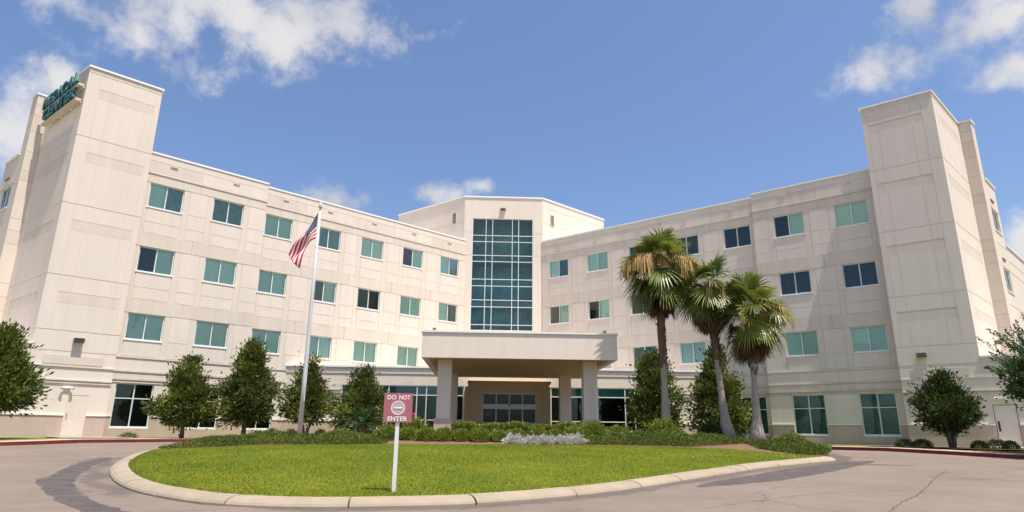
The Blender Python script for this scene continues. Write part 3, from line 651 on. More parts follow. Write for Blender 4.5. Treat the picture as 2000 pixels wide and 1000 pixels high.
# right tower
fRT = Frame(fRA.P + .9*fRA.n, aR); rt0, rt1 = 27.06, 31.14
RLc = np.array(fRT.pt(rt0,0,0)[:2]); RRc = np.array(fRT.pt(rt1,0,0)[:2]); vb = np.array([math.cos(R(43)), math.sin(R(43))]); vn = np.array([math.sin(R(43)), -math.cos(R(43))])
TB = RRc + 6.5*vb; TO = TB + .75*vn; TO2 = TO + 1.05*vb
prism('tower', [tuple(RLc), tuple(RRc), tuple(TB), tuple(TO), tuple(TO2), (29, 47), tuple(RLc + np.array([3.7, 4.4])), tuple(RLc - fRT.n*1.2)], BASE-.3, 23.1, MT['joint'], bld)
tower(fRT, rt0, rt1, None, -1, True)
fRS = Frame(RRc, 43); fRE = Frame(TO, 43)
g = .010
def side_panels(fr, a, b, lo):
    rows = [(18.55, 22.75), (14.28, 18.51), (10.0, 14.24), (6.87, 9.96)] + ([(lo, 6.83)] if lo < 6.8 else [])
    for z0, z1 in rows:
        if z1 - z0 < 2: panel('wall_panel', fr, a, b, 0, .014, z0+g, z1-g, 'stucco', bld); continue
        rz0, rz1 = (21.2, 21.82) if z1 > 22 else (z1-1.55, z1-.93)
        i0, i1 = a + (b-a)*.12, b - (b-a)*.12
        panel('wall_panel', fr, a, i0-g, 0, .014, z0+g, z1-g, 'stucco', bld); panel('wall_panel', fr, i1+g, b, 0, .014, z0+g, z1-g, 'stucco', bld)
        panel('wall_panel', fr, i0+g, i1-g, 0, .014, z0+g, rz0-g, 'stucco', bld); panel('wall_panel', fr, i0+g, i1-g, 0, .014, rz1+g, z1-g, 'stucco', bld)
        panel('band_panel', fr, i0+g, i1-g, 0, .007, rz0+g, rz1-g, 'stucco_tan', bld)
    panel('parapet_panel', fr, a, b, 0, .014, 22.79, 23.09, 'stucco_tan', bld)
side_panels(fLS, -6.55, 0, 6.1); side_panels(fRS, 0, 6.45, 6.1)
fLstrip = Frame(SO, math.degrees(math.atan2((SB-SO)[1], (SB-SO)[0]))); fRstrip = Frame(TB, math.degrees(math.atan2((TO-TB)[1], (TO-TB)[0])))
def strip_panels(fr, z1):
    zz = [6.2, 8.46, 9.36, 10.2, 12.73, 13.63, 14.4, 17.0, 17.66, 19.0, 20.4, 21.6, 22.4, 23.09]
    for i in range(len(zz)-1):
        panel('band_panel' if i in (1, 4, 7, 10) else 'wall_panel', fr, 0, .75, 0, .03, zz[i]+g, zz[i+1]-g, 'stucco_tan' if i in (1, 4, 7, 10) else 'strip', bld)
strip_panels(fLstrip, 23.1); strip_panels(fRstrip, 23.1)
# tower copings
for fr, a, b in ((fLT, lt0-.08, lt1+.08), (fLS, -6.6, -.02), (fLstrip, -.08, .72), (fLE, -1.05, -.02), (fRT, rt0-.08, rt1+.08), (fRS, .02, 6.55), (fRstrip, .03, .83), (fRE, .02, 1.05)):
    panel('coping', fr, a, b, .08, .40, 23.1, 23.22, 'coping', bld)
# end walls behind the towers, with windows
for fr, sg in ((fLE, -1), (fRE, 1)):
    a, b = (1.05, 3.95) if sg > 0 else (-3.95, -1.05)
    ws = 1.3 if sg > 0 else -3.3
    ops = [(ws, ws+2.0, SILL[r], SILL[r]+WH) for r in (1, 2, 3)]
    wall('wall', fr, a, b, BASE-.3, 19.0, ops, MT['stucco'], bld, ret=.4)
    for r in (1, 2, 3):
        window(fr, ws, SILL[r], 2.0, WH, bld, 'DD'); panel('scupper', fr, ws+.3, ws+1.2, 0, .06, SILL[r]+WH+.55, SILL[r]+WH+.68, 'bronze', bld)
        panel('reveal_line', fr, a, b, 0, .014, SILL[r]-1.0, SILL[r]-.97, 'joint', bld); panel('reveal_line', fr, a, b, 0, .014, SILL[r]+WH+.06, SILL[r]+WH+.09, 'joint', bld)
    panel('partition', fr, a, b, -1.4, .1, BASE, 18.9, 'interior', bld)
    panel('coping', fr, a, b, .08, .4, 19.0, 19.12, 'coping', bld)
    ea = np.array(fr.pt(a, 0, 0)[:2]); eb = np.array(fr.pt(b, 0, 0)[:2])
    far_, near_ = (eb, ea) if sg > 0 else (ea, eb)
    prism('end_body', [tuple(near_), tuple(far_), tuple(far_ - fr.n*9), tuple(near_ - fr.n*9)], BASE-.3, 18.96, MT['stucco_plain'], bld, skip=(0,))
    u_ = fr.d*sg
    prism('rear_block', [tuple(far_), tuple(far_ + u_*22), tuple(far_ + u_*22 - fr.n*9), tuple(far_ - fr.n*9.1)], BASE-.3, 14.7, MT['stucco'], bld)
    panel('coping', fr, (b if sg > 0 else a-22), (b+22 if sg > 0 else a), .08, .4, 14.7, 14.82, 'coping', bld)
    for z in (13.6, 12.75, 10.1): panel('reveal_line', fr, (b if sg > 0 else a-22), (b+22 if sg > 0 else a), 0, .014, z, z+.03, 'joint', bld)
# ground storey of the towers, running on outwards as a low annex
def annex(fr, a, b, ta, tb, door0, dside):
    dw, dz = 1.06, 3.35
    ops = [(door0, door0+dw, BASE, dz)]
    f2 = fr.off(.012)
    wall('annex_wall', f2, a, b, BASE-.3, 6.0, ops, MT['stucco'], bld, reveal=.14, ret=.3)
    for s_, e_ in ((a, door0), (door0+dw, b)):
        panel('base_panel', f2, s_, e_, 0, .05, BASE-.25, 2.225, 'base', bld); panel('ledge', f2, s_, e_, 0, .09, 2.23, 2.31, 'coping', bld)
    panel('cornice', f2, a, b, 0, .09, 4.12, 4.19, 'stucco_tan', bld); panel('cornice', f2, a, b, 0, .06, 3.97, 4.03, 'stucco_tan', bld)
    panel('ledge', f2, a, b, 0, .06, 4.87, 4.94, 'stucco', bld)
    panel('band_panel', f2, ta+.6, tb-.6, 0, .03, 5.02, 5.50, 'stucco_tan', bld); panel('reveal_line', f2, a, b, 0, .012, 5.74, 5.77, 'joint', bld)
    oa, ob = (a, ta) if dside < 0 else (tb, b)
    panel('coping', f2, oa, ob, .08, .45, 6.0, 6.1, 'coping', bld)
    d = panel('door', f2, door0+.03, door0+dw-.03, -.12, .05, BASE+.01, dz-.03, 'doorpaint', bld)
    mb = MB(); hs = door0+.13; mb.box(f2, hs, hs+.03, -.07, 0.0, 2.0, 2.35); mb.box(f2, hs-.03, hs+.06, -.069, -.05, 1.9, 2.45); h = mb.build('door_handle', MT['dark'], bld)
    for z in (1.4, 2.2, 3.0): panel('hinge', f2, door0+dw-.05, door0+dw-.02, -.07, .02, z, z+.14, 'bronze', bld)
    q = [P2(f2, oa, -.29), P2(f2, ob, -.29), P2(f2, ob, -7), P2(f2, oa, -7)]
    prism('annex_body', q, BASE-.3, 5.95, MT['stucco_plain'], bld)
annex(fLT, -16, lt1, lt0, lt1, -2.48, -1); annex(fRT, rt0, 42.5, rt0, rt1, 31.32, 1)

# sign letters on the flank of the left tower
def text_mesh(body, size, extrude, bold=0.0):
    c = bpy.data.curves.new('txt', 'FONT'); c.body = body; c.size = size; c.extrude = extrude; c.offset = bold; c.align_x = 'LEFT'; c.resolution_u = 4
    o = bpy.data.objects.new('txt', c); col.objects.link(o); bpy.context.view_layer.update()
    me = bpy.data.meshes.new_from_object(o.evaluated_get(bpy.context.evaluated_depsgraph_get())); bpy.data.objects.remove(o); return me
def letters(fr, word, s_lo, s_hi, z0, h, off, ext, matn, parent, bold):
    xs = []; meshes = []; x = 0
    for ch in word:
        me = text_mesh(ch, 1.0, 0.0 + ext, bold); co = np.array([v.co for v in me.vertices]); mn, mx_ = co.min(0), co.max(0)
        xs.append((x, mn, mx_)); meshes.append(me); x += (mx_[0]-mn[0]) + 0.13
    sx = (s_hi-s_lo)/(x-.13)
    for ch, me, (x0, mn, mx_) in zip(word, meshes, xs):
        for v in me.vertices:
            c = v.co; v.co = ((c.x-mn[0])*sx, -(c.z+ext), (c.y-mn[1])/(mx_[1]-mn[1])*h)
        me.materials.clear(); me.materials.append(MT[matn])
        o = bpy.data.objects.new('letter', me); link(o, parent, fr.pt(s_lo+x0*sx, off, z0)); o.rotation_euler = (0, 0, fr.a)
sg = thing('roof_sign', 'dark green letters reading MEDICAL CENTER on rails at the top of a tower', 'sign', fLS.pt(-3, .1, 20.7))
letters(fLS, 'MEDICAL', -6.0, -.05, 21.84, .80, .36, .09, 'green', sg, .035)
letters(fLS, 'CENTER', -5.6, -.15, 20.86, .80, .36, .09, 'green', sg, .035)
for z in (21.66, 20.66):
    panel('rail', fLS, -6.1 if z > 21 else -5.75, .05, .46, .3, z, z+.15, 'raceway', sg)
    for s_ in (-5.4, -3.7, -2.0, -.4): panel('bracket', fLS, s_, s_+.1, .17, .17, z+.06, z+.12, 'raceway', sg)

# entrance canopy
can = thing('entrance_canopy', 'flat-roofed cream canopy on four square columns over the drop-off lane', 'canopy', (0.2, 40, 0.95))
fF = fA(-23.95)
cx0, cx1, cd = -4.93, 5.45, 11.9; SOF, CTOP = 5.33, 6.66
mb = MB(); t = .35
mb.box(fF, cx0, cx1, -t, 0, SOF, CTOP); mb.box(fF, cx0, cx1, -cd, -cd+t, SOF, CTOP); mb.box(fF, cx0, cx0+t, -cd+t, -t, SOF, CTOP); mb.box(fF, cx1-t, cx1, -cd+t, -t, SOF, CTOP)
mb.build('fascia', MT['stucco_plain'], can)
panel('roof_deck', fF, cx0+t, cx1-t, -t, cd-2*t, 6.1, 6.2, 'stucco_plain', can)
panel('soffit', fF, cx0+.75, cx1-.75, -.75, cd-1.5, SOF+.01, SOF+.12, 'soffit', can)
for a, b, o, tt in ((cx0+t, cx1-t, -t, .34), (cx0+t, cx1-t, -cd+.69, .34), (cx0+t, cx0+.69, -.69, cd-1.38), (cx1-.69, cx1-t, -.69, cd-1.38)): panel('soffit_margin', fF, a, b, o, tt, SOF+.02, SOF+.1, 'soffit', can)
mb = MB(); c = .06
mb.box(fF, cx0-c, cx1+c, -.40, c, CTOP, CTOP+.09); mb.box(fF, cx0-c, cx1+c, -cd-c, -cd+.4, CTOP, CTOP+.09); mb.box(fF, cx0-c, cx0+.4, -cd+.4, -.4, CTOP, CTOP+.09); mb.box(fF, cx1-.4, cx1+c, -cd+.4, -.4, CTOP, CTOP+.09)
mb.build('coping', MT['coping'], can)
for lx, ly, gz in ((-3.74, -22.55, 1.0), (4.14, -22.55, 1.0), (-3.71, -14.1, .85), (3.87, -14.1, .85)):
    f = fA(ly); c_ = panel('column', f, lx-.375, lx+.375, .375, .75, 2.2, SOF+.06, 'stucco_tan', can)
    mb = MB().box(f, lx-.47, lx+.47, -.47, .47, gz, 2.26); mb.build('pedestal', MT['base'], can)
for lx, ly, s in ((-4.35, -23.4, .09), (4.9, -23.4, .09)):
    f = fA(ly); root = thing('roof_camera', 'small security camera on the %s corner of the entrance canopy roof' % ('sign-post' if lx < 0 else 'palm-side'), 'camera', f.pt(lx, 0, CTOP+.09))
    MB().tube([f.pt(lx,0,CTOP+.08), f.pt(lx,0,CTOP+.22)], [.02,.02], 6).build('stem', MT['bronze'], root); MB().box(f, lx-s, lx+s, -.06, .1, CTOP+.2, CTOP+.31).build('housing', MT['bronze'], root)

# wall lamps and door lights
def wall_lamp(fr, s, z, label, w=.5):
    root = thing('wall_lamp', label, 'lamp', fr.pt(s, 0, z), 'wedge lamps on the building walls')
    V = [fr.pt(s-w/2,.03,z-.12), fr.pt(s+w/2,.03,z-.12), fr.pt(s+w/2,.03,z+.12), fr.pt(s-w/2,.03,z+.12), fr.pt(s-w/2,.30,z-.16), fr.pt(s+w/2,.30,z-.16), fr.pt(s+w/2,.42,z+.12), fr.pt(s-w/2,.42,z+.12)]
    pymesh('lamp_body', V, BOXF, MT['bronze'], root); panel('lens', fr, s-w/2+.05, s+w/2-.05, .28, .2, z-.165, z-.14, 'white', root)
wall_lamp(fLT, -2.45, 6.36, 'brown wedge lamp above the door of the tower with green letters')
wall_lamp(fRT, 28.35, 6.30, 'brown wedge lamp on the tower without letters, above the multi-stem magnolia')
wall_lamp(fRS, 4.9, 7.35, 'wedge lamp on the bright flank of the tower without letters')
wall_lamp(fLS, -4.6, 7.0, 'wedge lamp on the shaded flank of the tower with green letters')
wall_lamp(fC, 3.64, 22.12, 'wedge lamp above the tall teal glass wall')
def door_light(fr, s, z, label):
    root = thing('emergency_light', label, 'lamp', fr.pt(s, 0, z), 'twin-head lights beside the tower doors')
    panel('box', fr, s-.17, s+.17, .10, .10, z-.07, z+.07, 'white', root)
    for k in (-.22, .22): MB().tube([fr.pt(s+k, .12, z+.03), fr.pt(s+k*1.15, .24, z-.04)], [.05, .085], 8).build('lamp_head', MT['white'], root)
    panel('arm', fr, s-.22, s+.22, .14, .04, z+.0, z+.04, 'white', root)
door_light(fLT, -2.55, 3.72, 'white twin-head light over the door below the green letters')
door_light(fRT, 31.75, 3.70, 'white twin-head light over the door beside the multi-stem magnolia')

# concrete paths to the tower doors
def path(fr, s0, s1, o1):
    mb = MB(); V = []
    for o in (0.05, o1*.5, o1):
        for s_ in (s0, s1): V.append(fr.pt(s_, o, 0))
    V = [(x, y, float(max(G(y)+.19, BASE - .0) if i < 2 else G(y)+.20) + .012) for i, (x, y, _) in enumerate(V)]
    return struct(pymesh('door_path', V, [(0,1,3,2),(2,3,5,4)], MT['walk']))
path(fLT, -3.1, -.1, 4.8); path(fRT, 30.9, 32.9, 5.6)

# ------------------------------------------------------------------ plants
rng = np.random.default_rng(11)
def unit(v): return v / (np.linalg.norm(v, axis=-1, keepdims=True) + 1e-9)
def leaves(P, D, L, Wd, fold=0.15):
    """diamond leaves at points P along unit directions D"""
    n = len(P); r = unit(rng.normal(size=(n, 3))); b = unit(np.cross(D, r)); nn = np.cross(b, D)
    L = np.broadcast_to(np.asarray(L, float).reshape(-1, 1), (n, 1)); Wd = np.broadcast_to(np.asarray(Wd, float).reshape(-1, 1), (n, 1))
    V = np.stack([P, P + D*L*.5 + b*Wd*.5 + nn*fold*Wd, P + D*L, P + D*L*.5 - b*Wd*.5 + nn*fold*Wd], 1).reshape(-1, 3)
    return V, np.arange(4*n).reshape(n, 4)
def tree(name, label, x, y, z0, H, h0, prof, nclump_, matn, trunk_r=.10, leaf=.17, per=46, stems=1, spread=.26, group=None, seed=0, lean=(0, 0), cat='tree', up=.45, leafw=.42):
    global rng; rng = np.random.default_rng(100+seed)
    nclump = int(nclump_*.62); per = int(per*1.75); spread = spread*1.05
    root = thing(name, label, cat, (x, y, z0), group)
    tt = np.array([p[0] for p in prof]); rr = np.array([p[1] for p in prof])*.70; H = H-.12; h0 = h0+.15; spread *= .9
    # lumpy crown envelope
    ph = rng.uniform(0, 6.28, 6)
    C = []
    while len(C) < nclump:
        t = rng.uniform(0, 1); r = np.interp(t, tt, rr)
        if rng.uniform() > (r/rr.max())**1.0 + .05: continue
        az = rng.uniform(0, 6.28); lump = .92 + .24*math.sin(3*az+8*t+ph[0]) + .20*math.sin(2*az-13*t+ph[1]) + .14*math.sin(5*az+19*t+ph[2])
        q = r*lump*math.sqrt(rng.uniform(.12, 1.0))
        if rng.uniform() < .14: q = r*rng.uniform(1.0, 1.35); t = min(1, t+.04)
        C.append((x + q*math.cos(az) + lean[0]*t, y + q*math.sin(az) + lean[1]*t, z0 + h0 + (H-h0)*t))
    C = np.array(C); n = nclump*per
    ci = np.repeat(np.arange(nclump), per); sc = rng.uniform(.7, 1.25, nclump)[ci]
    out = unit(C - np.array([x, y, z0+h0+(H-h0)*.3]))
    off = rng.normal(size=(n, 3))*spread*sc[:, None]*np.array([1, 1, .75])
    P = C[ci] + off
    D = unit(out[ci]*.7 + unit(off)*.8 + np.array([0, 0, up]) + rng.normal(size=(n, 3))*.45)
    V, F = leaves(P, D, leaf*rng.uniform(.7, 1.3, n), leaf*leafw*rng.uniform(.8, 1.2, n))
    ct = rng.uniform(0, 1, nclump); tint = np.clip(.75*ct[ci]**2 + rng.beta(1.2, 3.2, n)*.9, 0, 1)
    npmesh('crown', V, F, MT[matn], root, tint)
    mb = MB()
    for k in range(stems):
        a = 6.28*k/stems + .6; dx_, dy_ = (0, 0) if stems == 1 else (math.cos(a)*.5, math.sin(a)*.5)
        mb.tube([(x+dx_*.12, y+dy_*.12, z0-.1), (x+dx_*.3, y+dy_*.3, z0+h0*.6), (x+dx_+.03, y+dy_, z0+h0+.4), (x+dx_*1.3+lean[0]*.5, y+dy_*1.3, z0+H*.55), (x+dx_+lean[0]*.8, y+dy_*.5, z0+H*.85)],
                [trunk_r*1.25, trunk_r, trunk_r*.8, trunk_r*.5, trunk_r*.15], 8)
    mb.build('trunk', MT['bark'], root, True)
    mb = MB()
    for k in range(14):
        c = C[rng.integers(nclump)]; h = z0 + h0*.8 + (c[2]-z0-h0)*.55
        mb.tube([(x, y, h), (x*.5+c[0]*.5, y*.5+c[1]*.5, h*.45+c[2]*.55), tuple(c)], [trunk_r*.4, trunk_r*.25, .012], 5)
    mb.build('limbs', MT['bark'], root, True)
    return root
MAGP = [(0,.60),(.10,1.02),(.22,1.08),(.36,.92),(.52,.62),(.70,.40),(.86,.24),(1,.06)]
def sp(k): return [(t, r*k) for t, r in MAGP]
GM = 'magnolias along the building'
tree('magnolia_tree', 'large dark magnolia in front of the annex beside the door under the green letters', -24.3, 30.6, 1.0, 5.35, 1.35, [(0,1.1),(.12,2.0),(.3,1.9),(.5,1.3),(.7,.8),(.88,.4),(1,.08)], 200, 'magnolia', .13, .23, 62, 3, .28, GM, 1)
tree('magnolia_tree', 'conical magnolia between the two dark ground windows beside the lettered tower', -18.95, 38.3, 1.08, 4.75, .7, sp(1.62), 190, 'magnolia', .11, .23, 62, 1, .25, GM, 2)
tree('magnolia_tree', 'tallest conical magnolia, second along from the lettered tower', -16.05, 39.9, 1.08, 5.7, .85, sp(1.85), 230, 'magnolia', .13, .23, 62, 1, .26, GM, 3)
tree('magnolia_tree', 'conical magnolia standing behind the flagpole', -12.75, 41.2, 1.08, 4.9, .9, sp(1.52), 170, 'magnolia', .10, .23, 62, 2, .24, GM, 4)
tree('magnolia_tree', 'magnolia in front of the lobby glazing, behind the sago palm', -9.75, 42.6, 1.08, 4.7, .6, sp(1.95), 200, 'magnolia', .11, .23, 62, 1, .26, GM, 5)
tree('magnolia_tree', 'broad magnolia directly behind the tallest palm', 9.35, 42.4, 1.08, 5.75, .35, [(0,1.6),(.15,2.0),(.35,1.75),(.55,1.25),(.75,.95),(.9,.6),(1,.15)], 250, 'magnolia', .12, .23, 62, 1, .27, GM, 6)
tree('magnolia_tree', 'dark magnolia behind the two shorter palms', 13.3, 41.6, 1.08, 6.1, .45, [(0,1.3),(.12,1.75),(.35,1.75),(.55,1.2),(.75,.75),(.9,.4),(1,.1)], 240, 'magnolia', .12, .23, 62, 1, .27, GM, 7)
tree('magnolia_tree', 'multi-stem magnolia in the mulch bed before the tower without letters', 20.85, 31.3, 1.06, 3.5, .75, [(0,.5),(.15,1.3),(.35,1.6),(.5,1.2),(.68,.75),(.85,.45),(1,.10)], 190, 'boxwood', .07, .18, 60, 4, .24, GM, 8)
tree('oak_tree', 'tree with long pointed leafy shoots reaching in beside the low annex', 22.9, 26.6, 1.0, 4.9, 1.6, [(0,1.6),(.25,2.3),(.5,2.4),(.75,1.9),(1,.6)], 330, 'camphor', .12, .17, 60, 1, .22, None, 9, up=.9)
# pointed shoots
def shoots(root, cx, cy, cz, n, rad, seed):
    global rng; rng = np.random.default_rng(seed); PP = []; DD = []
    for k in range(n):
        az = rng.uniform(2.2, 5.6); el = rng.uniform(-.25, 1.0); d = np.array([math.cos(az)*math.cos(el), math.sin(az)*math.cos(el), math.sin(el)]); L = rng.uniform(.7, 1.2)
        st_ = np.array([cx, cy, cz]) + d*rad*rng.uniform(.75, 1.0)
        t = np.linspace(0, 1, 70); dd = unit(d + np.array([0, 0, .35]))
        P = st_ + dd*L*t[:, None] + rng.normal(size=(70, 3))*(.09*(1.1-t))[:, None]; PP.append(P); DD.append(unit(dd + rng.normal(size=(70, 3))*.55))
    P = np.concatenate(PP); D = unit(np.concatenate(DD)); V, F = leaves(P, D, .12*rng.uniform(.7, 1.2, len(P)), .045)
    npmesh('shoots', V, F, MT['camphor'], root, rng.uniform(0, .8, len(P)))
oak = [o for o in W if o.name == 'oak_tree'][0]; shoots(oak, 22.9, 26.6, 3.9, 60, 2.2, 5)

def shrub(name, label, cat, x, y, z, rx, ry, h, n, leaf, matn, group=None, seed=0, boxy=2.0, up=.5, w=.5, lumps=.14):
    global rng; rng = np.random.default_rng(500+seed)
    d = unit(rng.normal(size=(n, 3))); d[:, 2] = np.abs(d[:, 2])
    sup = (np.abs(d)**boxy).sum(1)**(-1/boxy)
    az = np.arctan2(d[:, 1], d[:, 0]); ph = rng.uniform(0, 6.28, 4)
    lump = 1 + lumps*np.sin(3*az+ph[0]+4*d[:, 2]) + lumps*.8*np.sin(5*az+ph[1]-6*d[:, 2]) + lumps*.6*np.sin(9*az+ph[2])
    r = sup*lump*rng.uniform(.25, 1, n)**.33
    P = np.stack([x + d[:, 0]*r*rx, y + d[:, 1]*r*ry, z + d[:, 2]*r*h], 1)
    D = unit(d*np.array([1/rx, 1/ry, 1/h])*.5 + np.array([0, 0, up]) + rng.normal(size=(n, 3))*.5)
    V, F = leaves(P, D, leaf*rng.uniform(.6, 1.3, n), leaf*w)
    root = thing(name, label, cat, (x, y, z), group)
    npmesh('foliage', V, F, MT[matn], root, np.clip(rng.beta(1.6, 2, n)*.75 + .25*np.clip((r-.6)*1.5, 0, 1)*rng.uniform(0, 1, n), 0, 1))
    mb = MB()
    for k in range(5):
        a = k*1.25; mb.tube([(x, y, z-.05), (x+math.cos(a)*rx*.5, y+math.sin(a)*ry*.5, z+h*.6)], [.018, .008], 5)
    mb.build('stems', MT['bark'], root)
    return root
def lz(x, y): return float(lawn_z(np.array([x]), np.array([y]))[0])
# clipped hedge row before the canopy
def hedge(label, x0, x1, y, dy, h, n, seed):
    global rng; rng = np.random.default_rng(seed); xm = (x0+x1)/2; z = lz(xm, y)
    X_ = rng.uniform(x0, x1, n); t = rng.uniform(-1, 1, n); u = rng.uniform(0, 1, n)
    top = h*(1 + .10*np.sin(X_*2.3+1) + .07*np.sin(X_*5.1)); face = rng.uniform(0, 1, n) < .75
    Y_ = np.where(face, y - dy*(.85+.15*rng.uniform(-1, 1, n)), y + t*dy); Z_ = np.where(face, z + u*top, z + top*rng.uniform(.75, 1.04, n))
    P = np.stack([X_, Y_, Z_], 1) + rng.normal(size=(n, 3))*.03
    D = unit(np.stack([rng.normal(size=n)*.6, np.where(face, -.7, 0)+rng.normal(size=n)*.5, .7+rng.normal(size=n)*.5], 1))
    V, F = leaves(P, D, .09*rng.uniform(.6, 1.3, n), .045); root = thing('hedge', label, 'hedge', (xm, y, z))
    npmesh('foliage', V, F, MT['hedge'], root, np.clip(rng.beta(1.5, 1.8, n), 0, 1))
    MB().raw([(a_, b_, c_) for c_ in (z-.1, z+h*.8) for a_, b_ in ((x0+.1, y-dy*.6), (x1-.1, y-dy*.6), (x1-.1, y+dy*.6), (x0+.1, y+dy*.6))], BOXF).build('shade_core', MT['boxwood_core'], root)  # solid dark box, its colour stands in for shade inside the hedge
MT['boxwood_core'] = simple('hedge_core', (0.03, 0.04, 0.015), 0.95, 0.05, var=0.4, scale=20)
hedge('long clipped hedge in front of the entrance doors, between the canopy columns', -2.9, 3.6, 33.0, .5, .62, 16000, 21)
GH_ = 'rounded shrubs in a row before the hedge'
frow = [(-5.35,29.5,.72,.66),(-4.6,29.7,.55,.52),(-3.75,29.5,.62,.60),(-2.95,29.6,.55,.56),(-2.2,29.7,.58,.50),(-1.35,29.6,.62,.60),(-.5,29.8,.55,.50),(.3,29.9,.6,.56),(1.2,29.9,.66,.64),(2.1,29.9,.55,.54),(2.9,30.2,.62,.64),(3.9,31.0,.75,.86)]
for i, (x, y, r, h) in enumerate(frow):
    shrub('rounded_shrub', 'rounded light green shrub in the low row before the clipped hedge', 'shrub', x, y, lz(x, y)-.02, r*.80, .5, h*.9, 3600, .085, 'hedge', GH_, i, 2.2, .5, .5, .10)
shrub('rounded_shrub', 'green shrub at the foot of the canopy column nearest the palms', 'shrub', 5.3, 32.6, lz(5.3, 32.6), .75, .5, .55, 2200, .085, 'hedge', None, 40, 2.4)
# silver dusty miller clumps
for i, (x, w_, h_) in enumerate([(.15,.42,.42),(.95,.38,.36),(1.55,.40,.40),(2.25,.42,.40),(2.85,.40,.46)]):
    shrub('dusty_miller', 'silver-white dusty miller clump at the lawn edge before the shrubs', 'flower', x, 28.95, lz(x, 28.95)-.02, w_, .35, h_*.8, 1500, .085, 'dusty', 'dusty miller clumps', 60+i, 2.2, .6, .45, .2)
# flowering bush, palms' bushes
rs = shrub('rose_bush', 'green bush with a red bloom by the canopy column behind the red sign', 'bush', -4.7, 32.2, lz(-4.7, 32.2), .65, .5, .85, 2400, .11, 'hedge', None, 70, 2.0)
MB().tube([(-4.68,31.9,2.1),(-4.68,31.88,2.33)], [.012,.01], 5).build('bloom_stem', MT['boxwood_core'], rs); MB().tube([(-4.68,31.88,2.30),(-4.68,31.87,2.36),(-4.68,31.86,2.43)], [.03,.08,.05], 8).build('bloom', MT['bloom'], rs)
shrub('leafy_bush', 'bright green bush at the foot of the tallest palm', 'bush', 7.35, 31.7, lz(7.35, 31.7), .72, .6, .85, 2600, .12, 'hedge', None, 71)
shrub('leafy_bush', 'dark bush between the tallest palm and the leaning palm', 'bush', 9.7, 32.0, lz(9.7, 32.0), .55, .5, .75, 2200, .11, 'boxwood', None, 72)
shrub('leafy_bush', 'sprawling thin bush by the foot of the leaning palm', 'bush', 10.9, 33.0, lz(10.9, 33.0), .45, .4, .8, 900, .10, 'hedge', None, 73)
# small clipped balls along the walls
for i, (x, y, r, h, lab) in enumerate([(18.95,31.9,.42,.42,'a'),(19.6,31.6,.42,.42,'a'),(21.6,30.6,.33,.38,'b'),(22.1,30.2,.46,.44,'b'),(22.6,30.0,.33,.38,'b')]):
    shrub('box_ball', 'clipped box ball %s the multi-stem magnolia in the mulch bed' % ('on the red-kerb side of' if lab == 'a' else 'between the door and'), 'shrub', x, y, 1.03, r, r*.9, h, 1500, .06, 'boxwood', 'clipped box balls by the tower', 80+i, 2.4, .5, .6, .05)
shrub('box_hedge', 'square dark clipped bush beside the concrete path to the annex door', 'shrub', 22.85, 27.5, .98, .75, .5, .72, 3000, .06, 'boxwood', None, 90, 4.0, .5, .6, .04)
for i, (x, y) in enumerate([(-14.7, 40.9), (-13.6, 41.2), (-11.9, 41.6), (-10.9, 41.9)]):
    shrub('box_ball', 'small dark box ball at the wall foot behind the flagpole', 'shrub', x, y, 1.06, .42, .4, .6, 1300, .06, 'boxwood', 'box balls behind the flagpole', 95+i, 2.4, .5, .6, .05)
shrub('low_bush', 'low wide bush at the wall foot by the first dark window', 'shrub', -21.6, 37.6, 1.05, .5, .4, .3, 900, .06, 'juniper', None, 99)
# juniper ground cover
def juniper(name, label, xr, yf, yb, n, hmax, seed):
    global rng; rng = np.random.default_rng(seed)
    X_ = rng.uniform(xr[0], xr[1], n); f0 = np.array([yf(a_) for a_ in X_]); f1 = np.array([yb(a_) for a_ in X_]); t = rng.uniform(0, 1, n); Y_ = f0 + (f1-f0)*t
    keep = inside(inner, X_, Y_); X_, Y_, t = X_[keep], Y_[keep], t[keep]; n = len(X_)
    mound = .45 + .28*np.sin(X_*1.7+Y_*.9) + .22*np.sin(X_*3.1-Y_*2.2+1) + .12*np.sin(X_*7+Y_*5)
    H_ = hmax*np.clip(mound, .15, 1.1)*np.minimum(1, .25+t*3.0)*np.minimum(1, .3+(1-t)*3)
    ex_ = np.clip(np.minimum(X_-xr[0], xr[1]-X_)/1.2, .25, 1); Z_ = lawn_z(X_, Y_) + H_*ex_*rng.uniform(.35, 1, n)
    P = np.stack([X_, Y_, Z_], 1); D = unit(np.stack([rng.normal(size=n), -.35+rng.normal(size=n)*.7, .65+rng.normal(size=n)*.3], 1))
    V, F = leaves(P, D, .13*rng.uniform(.5, 1.3, n), .03)
    o = npmesh(name, V, F, MT['juniper'], None, np.clip(rng.beta(1.5, 2, n)*.6+.4*np.clip(mound, 0, 1)*rng.uniform(0, 1, n), 0, 1)); tag(o, label, 'ground cover'); return stuff(o)
juniper('juniper_cover', 'low juniper spreading over the bed below the flagpole', (-13.2, -6.2), lambda x: bed_edge(x)+.1, lambda x: bed_edge(x)+3.4, 26000, .36, 31)
juniper('juniper_cover', 'low juniper between the sago palm and the rounded shrubs', (-7.2, -5.3), lambda x: bed_edge(x)+.2, lambda x: bed_edge(x)+2.4, 7000, .42, 32)
juniper('juniper_cover', 'wide juniper mat below the palms', (3.2, 10.4), lambda x: max(bed_edge(x), 27.6)+.4, lambda x: 31.6, 34000, .48, 33)
juniper('juniper_cover', 'juniper sprays trailing to the kerb tip of the lawn', (10.0, 13.2), lambda x: 25.1-.15*(x-11.2)+.0+max(0, 10.9-x)*1.6, lambda x: 28.6, 16000, .55, 34)

